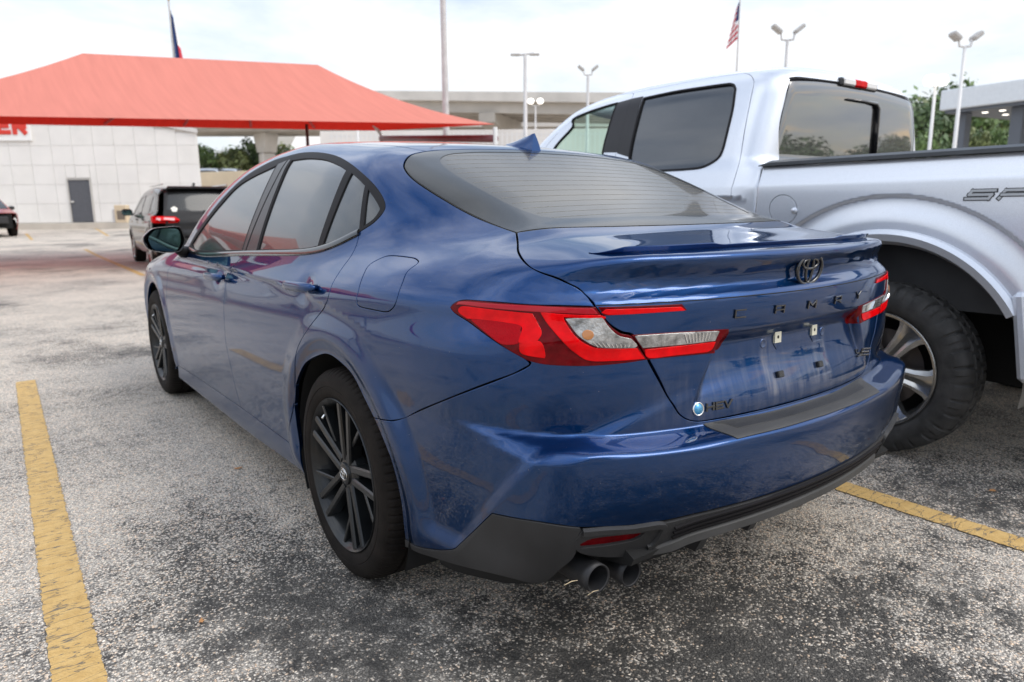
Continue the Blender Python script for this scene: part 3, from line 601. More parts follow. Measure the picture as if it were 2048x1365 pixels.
MB().prism([(-.95, .345), (-.94, .325), (-.42, .20), (-.42, .30), (-.9, .37)], -.60, .60, 0).build('undertray', DARK, SED)
# bumper step pad
pad_u = q3((-.372, -.955, .63), (-.17, -.985, .622), (0, -.992, .622)); pad_l = q3((-.338, -1.030, .610), (-.17, -1.047, .606), (0, -1.053, .605))
pad_m = q3((-.322, -1.012, .61), (-.17, -1.032, .612), (0, -1.038, .612))
pfr = Plane((0, -.45, .9))
panel('bumper_pad', SED, SF, pfr, [mir(pad_u), q3(pad_u[0], pad_l[0])*[-1, 1, 1], mir(pad_l)[::-1], q3(pad_l[0], pad_u[0])], GREYPL, res=.012, off=.003, gap=.0, thick=.004)
panel('bumper_pad_grip', SED, SF, pfr, [mir(pad_u*[.93, 1, 1]-[0, .008, 0]), q3((.32, -.97, .62), (.30, -1.004, .62)), mir(pad_m*[.93, 1, 1]+[0, .012, 0])[::-1], q3((-.30, -1.004, .62), (-.32, -.97, .62))], BLACKP, res=.012, off=.0045, gap=.0, thick=.002)
# --- tail lamps (quarter part)
LR = dict(res=.009, thick=.010, mirror=True, step=.006)
lo_ = [lamp_top, lamp_in, lamp_bot, lamp_bot2]
panel('tail_lamp', SED, SF, lamp_fr, lo_, REDD, off=.002, gap=.002, **LR)
Z5 = ((880, 560), 3.4133)
lz = lambda p: sp(zm(*Z5, p))
LP = dict(res=.009, thick=.003, mirror=True, step=.006, gap=0.)
panel('lamp_red_section', SED, SF, lamp_fr, [lz([(132, 205), (150, 188), (200, 188), (400, 212), (630, 235)]), lz([(630, 235), (665, 300), (690, 370), (640, 440)]), lz([(640, 440), (545, 430), (545, 400), (560, 320), (440, 290), (260, 268), (190, 262)]), lz([(190, 262), (140, 225), (132, 205)])], REDL, off=.004, **LP)
panel('lamp_mesh_section', SED, SF, lamp_fr, [lz([(215, 272), (300, 268), (530, 305), (545, 345), (545, 425), (430, 438), (330, 370), (215, 272)])], mat('lamp_mesh', (.34, .006, .01), .3, 0, .15, bump=.3, bscale=420, spec=0.), off=.0035, **LP)
panel('lamp_red_section', SED, SF, lamp_fr, [lz([(545, 440), (680, 425), (715, 520), (690, 528), (560, 500), (545, 440)])], REDL, off=.0038, **LP)
panel('light_guide', SED, SF, lamp_fr, [lz([(690, 225), (860, 240), (1095, 245)]), lz([(1095, 245), (1120, 262), (840, 252)]), lz([(840, 252), (850, 290), (920, 390), (1010, 450), (1110, 470), (1340, 470)]), lz([(1340, 470), (1390, 535)]), lz([(1390, 535), (1200, 548), (1020, 548), (930, 500), (840, 420), (745, 310), (690, 225)])], REDL, off=.0048, **LP)
panel('lamp_top_band', SED, SF, lamp_fr, [lz([(120, 172), (170, 155), (600, 183), (1040, 200)]), lz([(1040, 200), (1075, 232)]), lz([(1075, 232), (850, 225), (500, 205), (170, 170), (120, 172)])], REDP, off=.0042, **LP)
CLEAR = mat('clear_lens', (.30, .295, .285), .18, .45, 1.0, var=.6, vscale=45, bump=.25, bscale=160)
cl = [lz([(860, 268), (1100, 258)]), lz([(1100, 258), (1150, 330), (1215, 385), (1300, 405)]), lz([(1300, 405), (1330, 455), (1120, 458), (1030, 435), (940, 375), (860, 268)])]
panel('clear_lens', SED, SF, lamp_fr, cl, CLEAR, off=.005, **LP)
am = lz([(1005+36*math.cos(t), 376+30*math.sin(t)) for t in np.linspace(0, 2*math.pi, 17)])
panel('turn_bulb', SED, SF, lamp_fr, [am], mat('amber', (.38, .15, .045), .2, 0, .6), off=.0065, res=.006, thick=.002, mirror=True, step=.004, gap=0.)
def hatch(name, quad, nx, ny, off, m):
    """raised ribs of a lens"""
    q = np.array(quad, float)
    for i in range(nx):
        t = (i+.5)/nx; a = q[0]+(q[1]-q[0])*t; b = q[3]+(q[2]-q[3])*t
        P, n = on_surface(SF, smooth_line(np.array([a, b]), .008), lamp_fr)
        if len(P) > 1: sweep(name, SED, P+n*off, n, [(-.0016, -.001), (-.001, .0012), (.001, .0012), (.0016, -.001)], m, mirror=True)
hatch('lens_rib', lz([(1020, 420), (1300, 440), (1290, 455), (1060, 452)]), 9, 0, .006, CHROME)
# --- tail lamps (lid part)
t1 = [lz([(1080, 187), (1650, 167)]), lz([(1650, 167), (1684, 207)]), lz([(1684, 207), (1117, 244)]), lz([(1117, 244), (1080, 187)])]
t2 = [lz([(1307, 377), (1500, 365), (1700, 352), (1968, 337)]), lz([(1968, 337), (1945, 400), (1893, 474), (1820, 504)]), lz([(1820, 504), (1600, 525), (1417, 543)]), lz([(1417, 543), (1372, 460), (1307, 377)])]
panel('lid_lamp', SED, SF, lamp_fr, t1, REDD, off=.002, gap=.001, **LR)
panel('lid_lamp', SED, SF, lamp_fr, t2, REDD, off=.002, gap=.001, **LR)
panel('lamp_red_section', SED, SF, lamp_fr, [lz([(1130, 206), (1640, 188)]), lz([(1640, 188), (1668, 206)]), lz([(1668, 206), (1145, 236), (1130, 206)])], REDL, off=.004, **LP)
panel('clear_lens', SED, SF, lamp_fr, [lz([(1330, 385), (1500, 373), (1700, 360), (1900, 350)]), lz([(1900, 350), (1872, 412)]), lz([(1872, 412), (1650, 438), (1382, 460)]), lz([(1382, 460), (1330, 385)])], CLEAR, off=.004, **LP)
hatch('lens_rib', lz([(1650, 368), (1850, 355), (1830, 408), (1670, 428)]), 8, 0, .005, CHROME)
panel('light_guide', SED, SF, lamp_fr, [lz([(1395, 478), (1650, 452), (1872, 425)]), lz([(1872, 425), (1850, 470), (1815, 490)]), lz([(1815, 490), (1600, 512), (1425, 530), (1395, 478)])], REDL, off=.0045, **LP)
# --- lip spoiler
sp_pts = q3((-.600, -.790, 1.04), (-.592, -.812, 1.04), (-.55, -.842, 1.04), (-.45, -.872, 1.04), (-.30, -.893, 1.04), (-.15, -.903, 1.04), (0, -.906, 1.04))
spP, spN = on_surface(SF, smooth_line(mir(sp_pts)[:6].tolist()+mir(sp_pts)[6:7].tolist()+mir(sp_pts)[8:].tolist(), .012), Plane((0, -.5, .87)))
ax_ = np.abs(spP[:, 0]); hs = np.clip((.605-ax_)/.06, .12, 1)*(.58+.42*sst(ax_, .25, .30))
sweep('lip_spoiler', SED, spP, spN, [(-.058, -.002), (-.034, .003), (.004, .0145), (.008, .0125), (-.001, -.003)], BLUE, scale=hs)
# gap line across the lid above the letters
gl_ = q3((-.651, -.868, .929), (-.55, -.905, .928), (-.44, -.945, .927), (-.30, -.975, .927), (-.15, -.988, .927), (0, -.991, .927))
P_, n_ = on_surface(SF, smooth_line(np.vstack([gl_, gl_[-2::-1]*[-1, 1, 1]]), .012), lamp_fr)
sweep('lid_seam', SED, P_-n_*.0006, n_, [(-.0018, -.002), (-.0012, .0012), (.0012, .0012), (.0018, -.002)], DARK)
# --- badges
def surf1(x, z): 
    P, n = on_surface(SF, [(x, -1.0, z)], Plane((0, -1, 0))); return P[0], n[0]
for ch, x in zip('CAMRY', (-.276, -.137, 0, .137, .276)):
    p, n = surf1(x, .886); wl = .036 if ch != 'Y' else .032
    glyph(ch, wl, .0215, .0040, .0035).build('letter', GLOSSB, SED, xf=frame_at(p+n*.0004, n, (1, 0, 0)) @ Matrix.Translation((-wl/2, -.010, 0)))
for txt, x0, z0, hh, ww, st in (('SE', .345, .702, .024, .030, .036), ('HEV', -.365, .664, .020, .026, .030)):
    for i, ch in enumerate(txt):
        p, n = surf1(x0+i*st*.95, z0)
        glyph(ch, ww, hh, .0055, .003, .12).build('badge_letter', GLOSSB, SED, xf=frame_at(p+n*.0004, n, (1, 0, 0)) @ Matrix.Translation((0, -hh/2, 0)))
p, n = surf1(-.388, .664); M_ = frame_at(p+n*.0005, n, (1, 0, 0))
MB().lathe([(0, .017), (.003, .017), (.004, .015), (.003, .0135)], 28, axis='z').build('badge_ring', CHROME, SED, xf=M_, smooth=True)
MB().lathe([(.001, .0138), (.0032, .013), (.0032, .0001)], 28, axis='z').build('badge_disc', mat('badge_blue', (.05, .30, .55), .25, .5, 1), SED, xf=M_, smooth=True)
p, n = surf1(0, .978); M_ = frame_at((0, p[1]-.013, .978), (0, -1, -.12), (1, 0, 0))
em = bpy.data.objects.new('emblem', None); link(em, SED)
def ell(cx, cy, a, b, r, n=40): return [(cx+a*math.cos(t), cy+b*math.sin(t), 0) for t in np.linspace(0, 2*math.pi, n)]
for nm, cx, cy, a, b, r in (('emblem_ring', 0, 0, .056, .040, .0052), ('emblem_oval', 0, .014, .034, .0135, .0040), ('emblem_oval', 0, .0, .0145, .036, .0040)):
    MB().tube(ell(cx, cy, a, b, r), r, 8, cap=False, flat=(0, 0, 1)).build(nm, GLOSSB, em, smooth=True, xf=M_)
# --- plate fixings
for x, z in ((-.086, .805), (.086, .805)):
    p, n = surf1(x, z); M_ = frame_at(p, n, (1, 0, 0))
    b = MB(); b.box((0, 0, .003), (.026, .030, .006)); b.build('plate_clip', mat('clip_tan', (.55, .53, .42), .6), SED, xf=M_)
    MB().lathe([(.0062, .0045), (.0066, .0001)], 12, axis='z').build('screw_hole', DARK, SED, xf=M_)
    MB().prism([(-.014, -.016), (.014, -.016), (0, -.034)], .0006, .0022, 2).build('clip_bracket', BLUE, SED, xf=M_)
    p, n = surf1(x*1.62, z-.012); MB().lathe([(.0, .013), (.002, .0115), (.0008, .009), (.0004, .0001)], 20, axis='z').build('plug', BLUE, SED, xf=frame_at(p, n, (1, 0, 0)), smooth=True)
for x, z in ((-.094, .709), (.094, .709)):
    p, n = surf1(x, z); b = MB(); b.bbox((0, 0, .005), (.022, .017, .010), .002); b.build('rubber_stop', BLACKP, SED, xf=frame_at(p, n, (1, 0, 0)))
# --- exhaust tips
for sgn in (-1,):
    for (px, py, r) in ((1196, 1160, .0345), (1262, 1150, .032)):
        c = on(px, py-2, 1, -.912); c[0] *= -sgn if 0 else 1
        cx = c[0] if sgn < 0 else -c[0]
        prof = [(.0, r-.004), (-.003, r), (.02, r), (.30, r*.9), (.30, r*.8), (.02, r-.006), (0, r-.004)]
        MB().lathe([(a, q) for a, q in prof], 32, (cx, c[1], c[2]), 'y').build('exhaust_tip', mat('exhaust', (.030, .030, .032), .5, .5, var=.5, vscale=12), SED, smooth=True)
        MB().lathe([(.16, r-.005), (.161, .0001)], 24, (cx, c[1], c[2]), 'y').build('exhaust_bore', DARK, SED)
# --- antenna fin
b = MB(); rows = []
for k, t in enumerate(np.linspace(0, 1, 12)):
    y = .335-t*.185; hgt = .010+.060*t**1.25; wd_ = .036*math.sin(math.pi*min(.08+t*.75, 1))**.6
    zb = float(ROOF(np.array(y)))-.004
    rows.append([(sx*wd_*(1-v**1.5)*.9+0, y+.012*v*(1 if t > .9 else 0), zb+v*hgt) for sx, v in ((-1, 0), (-1, .35), (-1, .7), (-.35, .97), (.35, .97), (1, .7), (1, .35), (1, 0))])
V = [p for r in rows for p in r]; n_ = 8
b.add(V, [(k*n_+i, k*n_+i+1, (k+1)*n_+i+1, (k+1)*n_+i) for k in range(11) for i in range(n_-1)]+[tuple(range(n_)), tuple(11*n_+i for i in range(n_))[::-1]])
b.build('antenna_fin', BLUE, SED, angle=50)
# --- door handles
for yh, zh in ((.232, .902), (1.292, .858)):
    for sgn in (-1, 1):
        P = []; r = []
        for t in np.linspace(-1, 1, 15):
            P.append((sgn*(.936-.020*abs(t)**4), yh-.010+.132*t, zh-.004*t)); r.append(.0165*(1-.45*abs(t)**5)*(1 if abs(t) < .99 else .6))
        MB().tube(P, r, 14, ry=.62, flat=(sgn, 0, 0)).build('door_handle', BLUE, SED, smooth=True)
        MB().tube([(sgn*.90, yh-.118, zh+.002), (sgn*.932, yh-.122, zh+.002)], .011, 10).build('handle_cap', BLUE, SED, smooth=True)
# --- door mirror
for sgn in (-1, 1):
    out_ = zm((220, 350), 6.5, [(430, 830), (470, 765), (560, 700), (700, 680), (850, 670), (915, 682), (955, 750), (985, 860), (945, 960), (885, 1005), (700, 1015), (530, 985), (455, 920)])
    gls = zm((220, 350), 6.5, [(500, 830), (535, 765), (600, 715), (720, 700), (840, 700), (885, 720), (910, 780), (918, 870), (890, 950), (840, 995), (700, 992), (570, 970), (520, 900)])
    ym = 1.93
    o3 = np.array([on(*p, 1, ym) for p in out_]); g3 = np.array([on(*p, 1, ym) for p in gls])
    o3 = smooth_line(o3, .01, True); c = o3.mean(0)
    b = MB(); n = len(o3); rings = []
    for dy, s in ((.012, .93), (-.006, .985), (0, 1.), (.03, 1.0), (.07, .93), (.10, .76), (.118, .45), (.123, .1)): rings.append(c+(o3-c)*s+[0, dy, 0])
    V = np.vstack(rings)
    if sgn > 0: V = V*[-1, 1, 1]
    b.add(V, [(k*n+i, k*n+(i+1) % n, (k+1)*n+(i+1) % n, (k+1)*n+i)[::(1 if sgn < 0 else -1)] for k in range(7) for i in range(n)])
    mh = b.build('mirror_housing', GLOSSB, SED, smooth=True)
    g3 = smooth_line(g3, .012, True); V = np.vstack([g3+[0, -.001, 0], g3+[0, .01, 0]]); n = len(g3)
    if sgn > 0: V = V*[-1, 1, 1]
    MB().add(V, [tuple(range(n))[::-1 if sgn < 0 else 1], tuple(range(n, 2*n))]+[(i, (i+1) % n, n+(i+1) % n, n+i) for i in range(n)]).build('mirror_glass', mat('mirror_glass', (.16, .27, .27), .03, 1.0), mh)
    a0 = on(360, 503, 1, ym+.03); a1 = np.array([-.875, 2.0, .93])
    if sgn > 0: a0 = a0*[-1, 1, 1]; a1 = a1*[-1, 1, 1]
    MB().tube([a0, (a0*.5+a1*.5), a1], [.028, .030, .045], 12, ry=.7).build('mirror_arm', SATIN, SED, smooth=True)
# --- inner shell that closes the gaps, wheel housings
ys = np.linspace(-.84, 3.6, 80); nA = 48; V = []
for y in ys:
    th = np.linspace(0, 2*math.pi, nA, endpoint=False); D = np.stack([np.cos(th), 0*th, np.sin(th)], -1); O = np.array([0, y, .66])
    t = march(lambda P: -SF(P), O, D, .0, 1.3, 150); t = np.where(np.isnan(t), .05, t)-.024-.05*np.clip((-.5-y)/.3, 0, 1)
    P = O+D*np.maximum(t, .02)[:, None]
    for yc in (0., 2.825):
        if abs(y-yc) < .42:
            m = P[:, 2] < .80; P[m, 0] = np.clip(P[m, 0], -.62, .62)
    P[:, 2] = np.maximum(P[:, 2], .175)
    V.append(P)
K = len(ys); V = np.vstack(V)
mesh('inner_shell', V, [(k*nA+i, (k+1)*nA+i, (k+1)*nA+(i+1) % nA, k*nA+(i+1) % nA) for k in range(K-1) for i in range(nA)]+[tuple(range(nA)), tuple((K-1)*nA+i for i in range(nA))[::-1]], DARK, SED)
for yc in (0., 2.825):
    for s in (-1, 1):
        th = np.linspace(rad(-25), rad(205), 28); xs = (.60, .885); V = [(s*x, yc+.405*math.cos(t), .328+.405*math.sin(t)) for x in xs for t in th]; n = len(th)
        mesh('wheel_liner', V, [(i, i+1, n+i+1, n+i) for i in range(n-1)], DARK, SED)
# --- wheels
def tyre_mesh(name, prof, n, notch, m, parent):
    b = MB(); V = []
    for a, r, sh in prof:
        for i in range(n):
            t = 2*math.pi*i/n; rr = r-(notch(i, a) if sh else 0); V.append((a, rr*math.cos(t), rr*math.sin(t)))
    K = len(prof); b.add(V, [(k*n+i, (k+1)*n+i, (k+1)*n+(i+1) % n, k*n+(i+1) % n) for k in range(K-1) for i in range(n)])
    return b.build(name, m, parent, angle=35)
def bar(b, p0, p1, w0, w1, d0, d1, dep, bev=.004):
    """spoke from p0 to p1 in the wheel plane (y,z); face at x=d0/d1 (x grows inwards)"""
    p0, p1 = np.array(p0, float), np.array(p1, float); d = p1-p0; d /= np.linalg.norm(d); nn = np.array([-d[1], d[0]]); V = []
    for p, w, x in ((p0, w0, d0), (p1, w1, d1)):
        for s, dx in ((-1, dep), (-1, bev), (-.62, 0), (.62, 0), (1, bev), (1, dep)):
            q = p+nn*w/2*s; V.append((x+dx, q[0], q[1]))
    b.add(V, [(i, i+1, 7+i, 6+i) for i in range(5)]+[(5, 0, 6, 11), (0, 1, 2, 3, 4, 5), (11, 10, 9, 8, 7, 6)])
prof = [(.020, .228, 0), (.006, .240, 0), (-.001, .246, 0), (-.006, .262, 0), (-.0075, .275, 0), (-.0058, .277, 0), (-.0078, .279, 0), (-.0075, .292, 0), (-.003, .306, 0), (.003, .316, 0), (.010, .323, 1), (.020, .329, 1), (.042, .3325, 1), (.062, .334, 1), (.063, .327, 0), (.071, .327, 0), (.072, .3345, 0), (.112, .3350, 0), (.113, .3275, 0), (.121, .3275, 0), (.122, .3350, 0), (.162, .3345, 0), (.163, .327, 0), (.171, .327, 0), (.172, .334, 1), (.205, .330, 1), (.225, .320, 1), (.238, .29, 0), (.236, .25, 0), (.215, .228, 0)]
SPOKES = []; NUT = mat('nut', (.10, .10, .10), .3, .8)
def sedan_wheel(y, sgn):
    w = bpy.data.objects.new('wheel', None); link(w, SED); w.location = (sgn*.905, y, .330); w.rotation_euler = (0, 0, 0 if sgn < 0 else math.pi)
    if SPOKES:
        for o in SPOKES: c = o.copy(); link(c, w)
        return
    SPOKES.append(tyre_mesh('tyre', prof, 420, lambda i, a: (.0045 if i % 5 == 0 else 0), RUBBER, w))
    b = MB(); b.lathe([(.012, .226), (.002, .233), (-.004, .240), (-.001, .2425), (.006, .2425), (.004, .234), (.010, .226), (.020, .219), (.09, .205), (.20, .20)], 96)
    SPOKES.append(b.build('rim', RIMB, w, angle=40))
    b = MB()
    for k in range(5):
        A = rad(100+72*k)
        def pt(r, da): return (r*math.cos(A+rad(da)), r*math.sin(A+rad(da)))
        for s in (-1, 1):
            bar(b, pt(.046, s*24), pt(.232, s*8.2), .026, .024, .016, .000, .040, .005)
            if s > 0: bar(b, pt(.105, s*13), pt(.230, s*29), .014, .013, .022, .003, .03, .003)
    SPOKES.append(b.build('spokes', RIMB, w))
    b = MB(); b.lathe([(.060, .075), (.030, .070), (.020, .058), (.018, .036), (.012, .034), (.010, .030), (.0095, .0001)], 48)
    SPOKES.append(b.build('hub', RIMB, w, angle=40))
    b = MB()
    for a_, bb, cz in ((.025, .0185, 0), (.0155, .006, .0065), (.0065, .0165, 0)):
        b.tube([(.0090, a_*math.cos(t), cz+bb*math.sin(t)) for t in np.linspace(0, 2*math.pi, 30)], .0013, 6, cap=False, flat=(1, 0, 0))
    SPOKES.append(b.build('hub_emblem', CHROME, w, smooth=True))
    for k in range(5):
        A = rad(136+72*k); b = MB(); b.tube([(.045, .057*math.cos(A), .057*math.sin(A)), (.026, .057*math.cos(A), .057*math.sin(A))], .0095, 6); SPOKES.append(b.build('wheel_nut', NUT, w))
    b = MB(); b.lathe([(.075, .16), (.075, .08), (.090, .08), (.09, .16), (.075, .16)], 48)
    SPOKES.append(b.build('brake_disc', mat('disc', (.16, .15, .14), .4, .8), w))
    b = MB(); b.lathe([(.11, .225), (.112, .0001)], 48); SPOKES.append(b.build('wheel_back', DARK, w))
    b = MB(); A = rad(52); b.tube([(.02, .215*math.cos(A), .215*math.sin(A)), (-.002, .195*math.cos(A), .195*math.sin(A))], .004, 8)
    SPOKES.append(b.build('valve', CHROME, w, smooth=True))
for y in (0., 2.825):
    for s in (-1, 1): sedan_wheel(y, s)
# ------------------------------------------------------------------ ground
def lotz(x, y):
    """the lot rises gently towards the far building"""
    d = y*.86+x*.5
    return .36*sst(d, 16., 36.)
def asphalt():
    m = bpy.data.materials.new('worn_asphalt'); m.use_nodes = True; t = m.node_tree; p = t.nodes['Principled BSDF']; lk = t.links.new
    c = nd(t, 'ShaderNodeTexCoord')
    wp = nd(t, 'ShaderNodeTexNoise'); wp.inputs['Scale'].default_value = 60; wp.inputs['Detail'].default_value = 2; lk(c.outputs['Object'], wp.inputs['Vector'])
    wa = nd(t, 'ShaderNodeVectorMath', operation='MULTIPLY_ADD'); wa.inputs[1].default_value = (.012, .012, .012); lk(wp.outputs['Color'], wa.inputs[0]); lk(c.outputs['Object'], wa.inputs[2])
    v = nd(t, 'ShaderNodeTexVoronoi'); v.inputs['Scale'].default_value = 165; v.inputs['Randomness'].default_value = 1; lk(wa.outputs[0], v.inputs['Vector'])
    v2 = nd(t, 'ShaderNodeTexVoronoi'); v2.inputs['Scale'].default_value = 300; lk(wa.outputs[0], v2.inputs['Vector'])
    sc = nd(t, 'ShaderNodeSeparateColor'); lk(v.outputs['Color'], sc.inputs[0])
    big = nd(t, 'ShaderNodeTexNoise'); big.inputs['Scale'].default_value = .75; big.inputs['Detail'].default_value = 9; big.inputs['Roughness'].default_value = .62; lk(c.outputs['Object'], big.inputs['Vector'])
    med = nd(t, 'ShaderNodeTexNoise'); med.inputs['Scale'].default_value = 9; med.inputs['Detail'].default_value = 6; med.inputs['Roughness'].default_value = .7; lk(c.outputs['Object'], med.inputs['Vector'])
    # stones laid bare: more of them where the surface is worn
    add = nd(t, 'ShaderNodeMath', operation='MULTIPLY_ADD'); lk(big.outputs[0], add.inputs[0]); add.inputs[1].default_value = 2.3; lk(sc.outputs[0], add.inputs[2])
    add2 = nd(t, 'ShaderNodeMath', operation='MULTIPLY_ADD'); lk(med.outputs[0], add2.inputs[0]); add2.inputs[1].default_value = .8; lk(add.outputs[0], add2.inputs[2])
    ex = nd(t, 'ShaderNodeMapRange', interpolation_type='SMOOTHSTEP'); ex.inputs['From Min'].default_value = 1.50; ex.inputs['From Max'].default_value = 2.0; lk(add2.outputs[0], ex.inputs['Value'])
    st = nd(t, 'ShaderNodeValToRGB'); e = st.color_ramp.elements; e[0].color = (.34, .33, .315, 1); e[1].color = (.72, .69, .64, 1)
    k = e.new(.35); k.color = (.52, .50, .47, 1); k = e.new(.7); k.color = (.64, .60, .54, 1); k = e.new(.86); k.color = (.60, .47, .36, 1)
    lk(sc.outputs[1], st.inputs[0])
    bd = nd(t, 'ShaderNodeValToRGB'); e = bd.color_ramp.elements; e[0].position = .3; e[1].position = .7; e[0].color = (.085, .086, .088, 1); e[1].color = (.37, .36, .34, 1)
    lk(med.outputs[0], bd.inputs[0])
    mx = nd(t, 'ShaderNodeMix', data_type='RGBA'); lk(ex.outputs[0], mx.inputs['Factor']); lk(bd.outputs[0], mx.inputs['A']); lk(st.outputs[0], mx.inputs['B'])
    # joints between stones
    jn = nd(t, 'ShaderNodeMapRange'); jn.inputs['From Min'].default_value = .30; jn.inputs['From Max'].default_value = .62; jn.inputs['To Min'].default_value = 1.08; jn.inputs['To Max'].default_value = .52; lk(v.outputs['Distance'], jn.inputs['Value'])
    ml = nd(t, 'ShaderNodeVectorMath', operation='SCALE'); lk(mx.outputs['Result'], ml.inputs[0]); lk(jn.outputs[0], ml.inputs['Scale'])
    # oil and tar patches
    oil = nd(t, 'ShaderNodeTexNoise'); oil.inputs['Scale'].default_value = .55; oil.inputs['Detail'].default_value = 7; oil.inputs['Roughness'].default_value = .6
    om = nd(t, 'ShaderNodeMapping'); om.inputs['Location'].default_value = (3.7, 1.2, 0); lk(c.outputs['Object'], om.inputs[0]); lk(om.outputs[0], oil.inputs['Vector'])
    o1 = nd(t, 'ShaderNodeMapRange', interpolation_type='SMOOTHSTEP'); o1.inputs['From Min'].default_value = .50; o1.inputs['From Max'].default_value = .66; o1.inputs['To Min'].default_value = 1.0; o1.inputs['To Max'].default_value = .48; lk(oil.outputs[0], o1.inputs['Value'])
    # dark binder patches; shade beside and under the sedan is painted into them
    sx = nd(t, 'ShaderNodeSeparateXYZ'); lk(c.outputs['Object'], sx.inputs[0])
    def mm(op, a, b):
        n = nd(t, 'ShaderNodeMath', operation=op)
        for i, q in enumerate((a, b)):
            if isinstance(q, (int, float)): n.inputs[i].default_value = q
            else: lk(q, n.inputs[i])
        return n.outputs[0]
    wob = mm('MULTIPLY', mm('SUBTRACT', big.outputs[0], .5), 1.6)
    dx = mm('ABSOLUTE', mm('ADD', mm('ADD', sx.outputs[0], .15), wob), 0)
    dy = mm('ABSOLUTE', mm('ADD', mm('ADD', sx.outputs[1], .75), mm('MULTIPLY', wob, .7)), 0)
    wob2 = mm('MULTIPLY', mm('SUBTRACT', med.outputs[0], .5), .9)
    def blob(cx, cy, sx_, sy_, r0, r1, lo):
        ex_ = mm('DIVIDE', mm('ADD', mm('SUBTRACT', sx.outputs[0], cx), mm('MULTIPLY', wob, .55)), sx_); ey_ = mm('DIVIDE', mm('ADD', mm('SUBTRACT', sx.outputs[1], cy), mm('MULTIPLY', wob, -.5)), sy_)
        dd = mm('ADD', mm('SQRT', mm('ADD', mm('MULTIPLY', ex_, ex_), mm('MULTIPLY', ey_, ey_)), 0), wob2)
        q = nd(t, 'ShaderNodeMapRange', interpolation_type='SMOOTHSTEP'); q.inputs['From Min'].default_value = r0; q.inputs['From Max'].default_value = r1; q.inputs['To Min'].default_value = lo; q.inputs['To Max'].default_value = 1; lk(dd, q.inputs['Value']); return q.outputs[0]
    stain_shade = mm('MULTIPLY', mm('MULTIPLY', blob(-1.10, .15, .42, .95, .35, 1.25, .36), blob(-.25, -1.0, 1.0, .80, .45, 1.25, .27)), mm('MULTIPLY', blob(1.45, -.95, .75, .55, .3, 1.2, .34), blob(-2.1, 2.4, .30, .8, .3, 1.2, .55)))
    ml2 = nd(t, 'ShaderNodeVectorMath', operation='SCALE'); lk(ml.outputs[0], ml2.inputs[0]); ml2.inputs['Scale'].default_value = 1.0
    ml3 = nd(t, 'ShaderNodeVectorMath', operation='SCALE'); lk(ml2.outputs[0], ml3.inputs[0]); ml3.operation = 'MULTIPLY'; ml3.inputs[1].default_value = (1.47, 1.38, 1.27)
    # stains and painted shade: dark binder with only scattered stones showing
    dk = mm('MULTIPLY', o1.outputs[0], stain_shade)
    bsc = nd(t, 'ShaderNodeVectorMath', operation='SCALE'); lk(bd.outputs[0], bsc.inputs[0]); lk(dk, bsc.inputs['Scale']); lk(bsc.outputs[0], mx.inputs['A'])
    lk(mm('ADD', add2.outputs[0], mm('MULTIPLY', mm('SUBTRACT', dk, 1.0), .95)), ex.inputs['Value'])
    lk(ml3.outputs[0], p.inputs['Base Color']); p.inputs['Roughness'].default_value = .85
    hs = mm('ADD', mm('MULTIPLY', v.outputs['Distance'], -1.0), mm('MULTIPLY', v2.outputs['Distance'], -.35))
    b = nd(t, 'ShaderNodeBump'); b.inputs['Strength'].default_value = .9; b.inputs['Distance'].default_value = .006; lk(hs, b.inputs['Height']); lk(b.outputs[0], p.inputs['Normal'])
    return m
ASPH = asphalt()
def terrain(name, X, Y, zf, m):
    V = [(x, y, zf(x, y)) for y in Y for x in X]; n = len(X)
    o = mesh(name, V, [(j*n+i, j*n+i+1, (j+1)*n+i+1, (j+1)*n+i) for j in range(len(Y)-1) for i in range(n-1)], m); o['kind'] = 'structure'; return o
GX = np.concatenate([[-900, -300, -120], np.arange(-70, 91, 2.), [130, 300, 900]]); GY = np.concatenate([[-900, -300, -100], np.arange(-60, 101, 2.), [150, 300, 900]])
tag(terrain('ground', GX, GY, lambda x, y: float(lotz(x, y)), ASPH), 'worn grey asphalt of the car park with loose pale stones', None)
